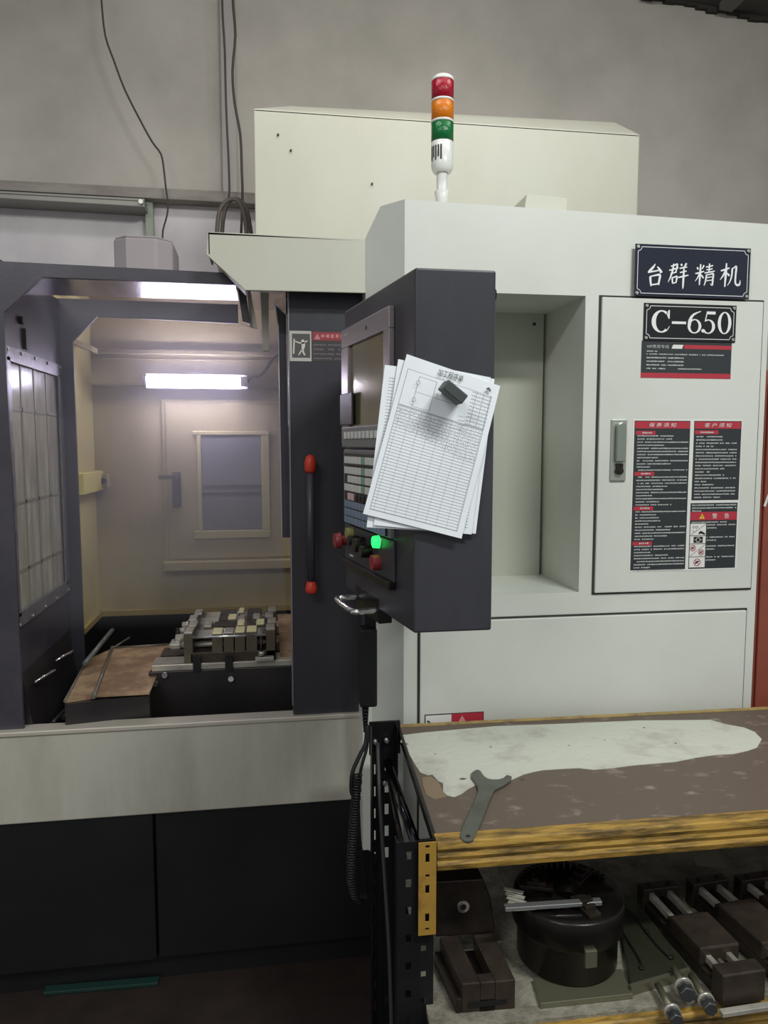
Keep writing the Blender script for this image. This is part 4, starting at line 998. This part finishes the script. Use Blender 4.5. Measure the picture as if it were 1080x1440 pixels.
# rear left post
rx0, rxm, rx1 = PY(522, 1100, 1.93)[0], PY(537, 1100, 1.93)[0], PY(556, 1100, 1.93)[0]
hs = [(rx0 + .010, .86 - .055 - i * .062, .004, .028) for i in range(13)]
b = slotted('p', rx0, rxm, 1.93, 0, .868, hs, m_slot)
hs = [(rxm + .014, .86 - .048 - i * .062, .011, .030) for i in range(13)]
for bx in (slotted('p', rxm, rx1, 1.935, 0, .868, hs, m_slot),): b.v += bx.v; b.f += [[i + len(b.v) - len(bx.v) for i in f] for f in bx.f]; b.sm += bx.sm
b.box(rx0 - .002, rx0, 1.90, 1.932, 0, .868); b.box(rx1, rx1 + .002, 1.90, 1.937, 0, .868)
wpart('post', b, m_slot, 0, 'black slotted post at the rear')
b = MB()
for px, py in ((527, 1042), (543, 1040), (541, 1100)):
    x, z = PY(px, py, 1.93); b.cyl((x, 1.93, z), (x, 1.922, z), .007, n=6).cyl((x, 1.924, z), (x, 1.912, z), .004, n=8)
wpart('bolt', b, m_chrome)
wpart('corner_bracket', MB().box(rx0 - .004, .345, 1.938, 1.945, .78, .872), m_slot, .001)
# front left post
fx0, fxm, fx1 = PY(560, 1250, 1.33)[0], PY(587, 1250, 1.33)[0], PY(611, 1250, 1.33)[0]
hs = [((fx0 + fxm) / 2 + .002, PY(570, 1205 + i * 39, 1.33)[1], .011, .016) for i in range(7)]
b = slotted('p', fx0, fxm, 1.333, 0, PY(570, 1186, 1.33)[1], hs, m_slot)
hs = [((fxm + fx1) / 2 - .003, PY(600, y, 1.33)[1], .010, .012) for y in (1336, 1372, 1410)]
bx = slotted('p', fxm, fx1, 1.335, 0, PY(570, 1186, 1.33)[1], hs, m_slot)
k_ = len(b.v); b.v += bx.v; b.f += [[i + k_ for i in f] for f in bx.f]; b.sm += bx.sm
b.box(fx0 - .002, fx0, 1.333, 1.36, 0, PY(570, 1186, 1.33)[1])
wpart('post', b, m_slot, 0, 'black slotted post at the front')
gx0, gx1 = fxm + .0005, fx1 + .0015; gz1, gz0 = PY(600, 1186, 1.32)[1], PY(600, 1316, 1.32)[1]
cx = (gx0 + gx1) / 2
hs = [(cx, PY(597, y, 1.32)[1], .008, h) for y, h in ((1192, .006), (1208, .018), (1233, .006), (1252, .017), (1292, .017), (1308, .005))]
wpart('gusset', slotted('g', gx0, gx1, 1.322, gz0, gz1, hs, m_yellow2, .003), m_yellow2, 0, 'yellow gusset with punched holes')
# far right posts stand outside the picture
wpart('post', MB().box(XE - .04, XE, 1.32, 1.36, 0, .8).box(XE - .04, XE, 1.86, 1.90, 0, .8), m_slot)
# lower shelf
ZSh = .53
wpart('shelf_board', MB().prism([(.285, 1.27), (XE, 1.235), (XE, 1.90), (.335, 1.93)], 'z', ZSh - .014, ZSh), m_cloth)
wpart('shelf_rail', rail('s', 1.255, .47, .522, m_yellow, .30), m_yellow)

# spanner on the bench
out = [(585, 553), (590, 568), (602, 574), (622, 576), (640, 572), (652, 555), (686, 468), (718, 388), (726, 374), (740, 365), (766, 352), (790, 335), (795, 318), (775, 312), (760, 325), (740, 330), (718, 330), (700, 327), (686, 318), (676, 306), (672, 298), (662, 291), (650, 292), (632, 305), (632, 322), (646, 340), (658, 360), (660, 376), (648, 410), (620, 470), (598, 520)]
wp = [PZ(440 + x / 2.842, 980 + y / 2.842, ZW + .006) for x, y in out]
c = PZ(658, 1130, ZW)
m_wr = mat('dull_spanner_steel', '#6c6e64', .4, .6, dirt='#4c4d45', dirt_amt=.6, scale=16)
sp_ = thing('hook_spanner', 'flat grey fork spanner lying across the bench front edge', 'spanner', (c[0], c[1], ZW + .001))
MB().prism(wp, 'z', ZW + .0015, ZW + .007).build('blade', m_wr, sp_, bevel=.0015)
hq = PZ(440 + 620 / 2.842, 980 + 556 / 2.842, ZW + .007)
MB().cyl((hq[0], hq[1], ZW + .0068), (hq[0], hq[1], ZW + .0075), .0045, n=12).build('hanging_hole', m_rubber, sp_)

# rods leaning behind the bench's left end
def rod(a_, c_, r, m, label, name='rod', extra=None):
    t = thing(name, label, 'rod', a_, group='bars leaning at the left end of the bench')
    MB().cyl(a_, c_, r, n=14).build('bar', m, t)
    if extra: extra(t)
    return t
rod(pz(598, 1225, 1.38), pz(545, 1072, 1.86), .011, mat('glossy_black_bar', '#4a4a50', .12, 1.), 'glossy black round bar leaning behind the yellow gusset')
rod(pz(572, 1225, 1.41), pz(547, 1095, 1.84), .006, m_bsteel, 'thin black bar left of the glossy one')
def cab_(t): pass
b = MB().tube([pz(531, 1045, 1.88), pz(534, 1120, 1.80), pz(540, 1220, 1.75), pz(547, 1330, 1.7), pz(551, 1460, 1.66)], .005, 8)
b.build('hanging_cable', mat('dark_grey_cable', '#3d3a3d', .5), None, 'dark grey cable hanging in front of the rear slotted post', 'cable')

# ---- things on the lower shelf
# angle vise at left
va = thing('toolmaker_vise', 'dark low vise with a long slot beside the front post', 'vise', (.38, 1.45, ZSh), group='tools on the lower shelf')
def q3(px, py, Z): p = PZ(px, py, Z); return (p[0], p[1], Z)
zt_ = .59
A_, B_, C_, D_ = q3(650, 1384, zt_), q3(725, 1378, zt_), q3(694, 1312, zt_), q3(618, 1318, zt_)
def lo(p, z=ZSh + .001): return (p[0], p[1], z)
def lerp3(p, q, t): return tuple(p[i] + (q[i] - p[i]) * t for i in range(3))
def quadblock(P_, z0): return [lo(p, z0) for p in P_], P_
def qb(name, P_, z0, m, par, bevel=.002):
    return MB().hexa([lo(p, z0) for p in P_], P_).build(name, m, par, bevel=bevel)
# body as two long cheeks and ends around the slot
s = .34; e = .62
Am, Bm = lerp3(A_, B_, s), lerp3(A_, B_, e); Dm, Cm = lerp3(D_, C_, s), lerp3(D_, C_, e)
qb('cheek', [A_, Am, Dm, D_], ZSh + .001, m_vsteel, va); qb('cheek', [Bm, B_, C_, Cm], ZSh + .001, m_vsteel, va)
qb('slot_end', [Am, Bm, lerp3(Bm, Cm, .18), lerp3(Am, Dm, .18)], ZSh + .001, m_vsteel, va); 
qb('slot_floor', [lo(Am, .555), lo(Bm, .555), lo(Cm, .555), lo(Dm, .555)], ZSh + .001, m_bsteel, va, 0)
e0 = lerp3(A_, B_, .12); e1 = lerp3(A_, B_, .85)
MB().box(e0[0], e1[0], A_[1] - .004, A_[1] + .01, .542, .552).build('end_slot', m_rubber, va)
MB().hexa([(A_[0] - .012, A_[1], ZSh + .001), (A_[0], A_[1], ZSh + .001), (D_[0], D_[1], ZSh + .001), (D_[0] - .012, D_[1], ZSh + .001)], [(A_[0] - .012, A_[1], .56), (A_[0], A_[1], .56), (D_[0], D_[1], .56), (D_[0] - .012, D_[1], .56)]).build('side_step', m_dsteel, va, bevel=.002)
yj = D_[1] + .002
j = [(612, 1318), (697, 1312), (690, 1262), (680, 1236), (613, 1240)]
jp = [PY(x, y, yj) for x, y in j]
MB().prism(jp, 'y', yj, yj + .05).build('jaw', m_dsteel, va, bevel=.003)
x, z = PY(651, 1274, yj)
MB().cyl((x, yj - .004, z), (x, yj, z), .013, n=20).build('socket_screw', m_chrome, va); MB().cyl((x, yj - .0045, z), (x, yj - .003, z), .007, n=6).build('screw_socket', m_rubber, va)
# chuck
ck = thing('lathe_chuck', 'big round black chuck standing face up with a steel bar on it', 'chuck', (.612, 1.42, ZSh + .012), group='tools on the lower shelf')
offs[ck.name] = Vector((0, 0, 0))
MB().lathe((0, 0, 0), [(.095, 0), (.104, .004), (.104, .07), (.107, .072), (.113, .078), (.115, .082), (.115, .135), (.111, .14), (.03, .14), (.028, .12)], 48).build('body', m_bsteel, ck, local=True)
for a_ in (40, 160, 280):
    b = MB()
    ca, sa = math.cos(R(a_)), math.sin(R(a_))
    f_ = lambda v, ca=ca, sa=sa: Vector((v.x * ca - v.y * sa, v.x * sa + v.y * ca, v.z))
    b = MB(f_).box(.03, .10, -.014, .014, .14, .148).box(.045, .085, -.012, .012, .148, .157).box(.06, .074, -.012, .012, .157, .164)
    b.build('jaw', m_dsteel, ck, bevel=.001, local=True)
for a_ in (200, 262, 325):
    ca, sa = math.cos(R(a_)), math.sin(R(a_)); MB().cyl((ca * .108, sa * .108, .108), (ca * .113, sa * .113, .108), .008, n=12).build('key_socket', m_steel, ck, local=True)
MB().box(-.012, .012, -.122, -.112, .055, .09).build('locating_key', m_edge, ck, bevel=.001, local=True)
b = MB()
for i in range(18):
    t = R(20 + i * 8); b.cyl((.1 * math.cos(t), .1 * math.sin(t), .14), (.1 * math.cos(t), .1 * math.sin(t), .1445), .005, n=8)
b.build('rim_teeth', m_dsteel, ck, local=True)
# bar on the chuck
p, q = PZ(711, 1277, .70), PZ(847, 1268, .70)
br = thing('steel_bar', 'shiny square steel bar lying across the chuck', 'bar', (p[0], p[1], .69), group='tools on the lower shelf')
MB().hexa([(p[0], p[1], .692), (q[0], q[1], .692), (q[0], q[1] + .012, .692), (p[0], p[1] + .012, .692)], [(p[0], p[1], .70), (q[0], q[1], .70), (q[0], q[1] + .012, .702), (p[0], p[1] + .012, .702)]).build('bar', m_chrome, br, bevel=.001)
# fan of shims left on the chuck
fs_ = thing('shim_pack', 'fanned steel shims on the left rim of the chuck', 'shims', (.54, 1.5, .682), group='tools on the lower shelf')
for i in range(4):
    p = PZ(709 + i * 2, 1247 + i * 6, .705 - i * .003); a_ = R(-30 - i * 4)
    MB(lambda v, p=p, a_=a_: Vector((p[0] + v.x * math.cos(a_) - v.y * math.sin(a_), p[1] + v.x * math.sin(a_) + v.y * math.cos(a_), v.z))).box(0, .04, -.005, .005, .70 - i * .003, .7015 - i * .003).build('shim', m_steel, fs_)
# parallel plate in front of the chuck
p, q = PZ(760, 1418, ZSh + .002), PZ(890, 1404, ZSh + .002)
pb = thing('parallel_strip', 'flat steel strip lying at the foot of the chuck', 'strip', (p[0], p[1], ZSh + .001), group='tools on the lower shelf')
MB().hexa([(p[0], p[1], ZSh + .001), (q[0], q[1], ZSh + .001), (q[0] + .01, q[1] + .07, ZSh + .001), (p[0] + .01, p[1] + .07, ZSh + .001)], [(p[0], p[1], ZSh + .012), (q[0], q[1], ZSh + .012), (q[0] + .01, q[1] + .07, ZSh + .012), (p[0] + .01, p[1] + .07, ZSh + .012)]).build('strip', m_edge, pb, bevel=.001)
# green oily plate with wires
g0, g1, g2, g3 = q3(887, 1388, ZSh + .02), q3(970, 1364, ZSh + .02), q3(890, 1258, ZSh + .02), q3(868, 1262, ZSh + .02)
gp = thing('fixture_plate', 'oily greenish fixture plate between the chuck and the vises', 'plate', (g0[0], g0[1], ZSh + .001), group='tools on the lower shelf')
qb('plate', [g0, g1, g2, g3], ZSh + .001, m_greenish, gp, .002)
MB().hexa([lo(g0), lo(g1), (g1[0], g1[1] + .006, ZSh + .001), (g0[0], g0[1] + .006, ZSh + .001)], [(g0[0], g0[1] - .004, ZSh + .022), (g1[0], g1[1] - .004, ZSh + .022), (g1[0], g1[1] + .006, ZSh + .022), (g0[0], g0[1] + .006, ZSh + .022)]).build('edge_strip', m_edge, gp)
for P_ in ([(878, 1278), (890, 1285), (905, 1305), (925, 1330), (943, 1348)], [(870, 1300), (885, 1325), (900, 1350), (902, 1362)]):
    MB().tube([q3(x, y, ZSh + .024) for x, y in P_], .0018, 6).build('wire', m_rubber, gp)
for x, y in ((944, 1347), (902, 1362), (910, 1311)):
    p = PZ(x, y, ZSh + .021); MB().cyl((p[0], p[1], ZSh + .02), (p[0], p[1], ZSh + .026), .005, n=10).build('peg', m_dsteel, gp)
# three long screw vises
def long_vise(px, label):
    r0, r1, f0, f1, body0, body1 = px     # rear block left/right, front block left/right, in the picture on the shelf
    pr0, pr1 = Vector(PZ(*r0, ZSh)), Vector(PZ(*r1, ZSh)); pf0, pf1 = Vector(PZ(*f0, ZSh)), Vector(PZ(*f1, ZSh))
    W_ = ((pr1 - pr0).length + (pf1 - pf0).length) / 2; ax = ((pf0 + pf1) - (pr0 + pr1)) / 2; Ln = ax.length; ax = ax.normalized(); side = Vector((-ax.y, ax.x))
    if side.x < 0: side = -side
    o_ = (pr0 + pr1) / 2
    t = thing('screw_vise', label, 'vise', (o_.x, o_.y, ZSh), group='tools on the lower shelf'); offs[t.name] = Vector((o_.x, o_.y, ZSh))
    def fr(v): return Vector((o_.x + side.x * v.x + ax.x * v.y, o_.y + side.y * v.x + ax.y * v.y, ZSh + v.z))
    w = W_ / 2
    def P(n, b, m, bv=.002): return b.build(n, m, t, bevel=bv)
    P('end_block', MB(fr).box(-w, w, -.0, .028, .001, .062), m_vsteel, .003)
    P('end_block', MB(fr).box(-w, w, Ln - .036, Ln, .001, .066), m_vsteel, .003)
    for sx in (-.55, .42): P('rail', MB(fr).box(w * sx - .006, w * sx + .006, .02, Ln - .02, .036, .052), m_steel, .002)
    P('base', MB(fr).box(-w * .9, w * .9, .02, Ln - .02, .001, .03), m_dsteel)
    P('movable_jaw', MB(fr).box(-w * .96, w * .96, Ln * body0, Ln * body1, .03, .068), m_vsteel, .004)
    P('jaw_face', MB(fr).box(-w * .96, w * .96, Ln * body0 - .012, Ln * body0, .03, .060), m_dsteel)
    for sx in (-.5, .5): P('screw', MB(fr).cyl((w * sx, .014, .062), (w * sx, .014, .064), .006, n=10), m_rubber, 0)
    P('lead_screw', MB(fr).cyl((0, .02, .034), (0, Ln - .02, .034), .008, n=10), m_dsteel, 0)
    return t
long_vise(((893, 1275), (948, 1272), (1016, 1418), (1075, 1408), .42, .76), 'brown screw vise nearest the round chuck, its front block at the rail')
long_vise(((962, 1268), (1014, 1262), (1100, 1400), (1160, 1390), .36, .80), 'brown screw vise between the first and the rightmost one')
long_vise(((1028, 1262), (1082, 1258), (1180, 1395), (1240, 1385), .30, .80), 'rightmost brown screw vise with a chip covered rear block')
# small brown block and papers behind
p = PZ(780, 1248, ZSh); q = PZ(826, 1246, ZSh)
bb = thing('wood_block', 'small red brown block behind the chuck', 'block', (p[0], p[1], ZSh + .001), group='tools on the lower shelf')
MB().box(p[0], q[0], p[1], p[1] + .05, ZSh + .001, ZSh + .03).build('block', mat('red_brown_block', '#6b463c', .6), bb, bevel=.003)
MB().box(p[0] + .006, q[0] - .006, p[1] + .005, p[1] + .045, ZSh + .03, ZSh + .036).build('cap', mat('red_brown_cap', '#74503f', .6), bb, bevel=.002)
p = PZ(985, 1222, ZSh); sc_ = MB().prism([PZ(980, 1218, ZSh + .002), PZ(1032, 1222, ZSh + .002), PZ(1012, 1212, ZSh + .002), PZ(1008, 1203, ZSh + .002), PZ(975, 1206, ZSh + .002)], 'z', ZSh + .001, ZSh + .0022)
sc_.build('paper_scrap', mat('dusty_paper', '#8e8a80', .8), None, 'torn dusty paper scrap at the back of the shelf', 'paper')
# T-bolts
bolt_l = ['hex head bolt lowest and leftmost of the three by the rail', 'hex head bolt lying topmost of the three by the rail', 'hex head bolt rightmost of the three, next to the vise block']
for (hx_, hy_), (tx_, ty_), lb, rr0 in (((950, 1432), (925, 1385), bolt_l[0], .0135), ((966, 1396), (948, 1362), bolt_l[1], .016), ((998, 1416), (972, 1372), bolt_l[2], .014)):
    zz = ZSh + .016 + (.016 if hy_ == 1396 else .004); h0 = Vector(q3(hx_, hy_, zz)); h1 = Vector(q3(tx_, ty_, zz))
    d = (h1 - h0).normalized(); t = thing('clamp_bolt', lb, 'bolt', (h0.x, h0.y, zz - .012), group='bolts at the front of the shelf')
    MB().cyl(h0 - d * .008, h0 + d * .014, rr0, n=6).build('hex_head', mat('zinc_head', '#77797a', .25, .85), t, bevel=.0015)
    MB().lathe((0, 0, 0), [(.001, 0), (.001, .001)], 4) if False else MB().cyl(h0 + d * .014, h0 + d * .020, rr0 * 1.15, n=20).build('collar', m_steel, t)
    MB().cyl(h0 + d * .02, h1, .007, n=12).build('shank', m_edge, t)
p, q = PZ(1014, 1428, ZSh + .002), PZ(1130, 1410, ZSh + .002)
sb = thing('flat_bar', 'flat steel bar under the front block of the first screw vise', 'bar', (p[0], p[1] - .01, ZSh + .001), group='tools on the lower shelf')
MB().hexa([(p[0], p[1] - .006, ZSh + .001), (q[0], q[1] - .006, ZSh + .001), (q[0], q[1] + .008, ZSh + .001), (p[0], p[1] + .008, ZSh + .001)], [(p[0], p[1] - .006, ZSh + .01), (q[0], q[1] - .006, ZSh + .01), (q[0], q[1] + .008, ZSh + .01), (p[0], p[1] + .008, ZSh + .01)]).build('bar', m_steel, sb, bevel=.001)
# green strip on the floor and caster
p, q = PZ(60, 1396, .012), PZ(222, 1382, .012)
gs = thing('green_floor_strip', 'green painted strip on the floor before the black base', 'strip', (p[0], p[1], 0))
MB().hexa([(p[0], p[1], 0.001), (q[0], q[1], 0.001), (q[0], q[1] + .03, .001), (p[0], p[1] + .03, .001)], [(p[0], p[1], .012), (q[0], q[1], .012), (q[0], q[1] + .03, .012), (p[0], p[1] + .03, .012)]).build('strip', m_green, gs, bevel=.002)
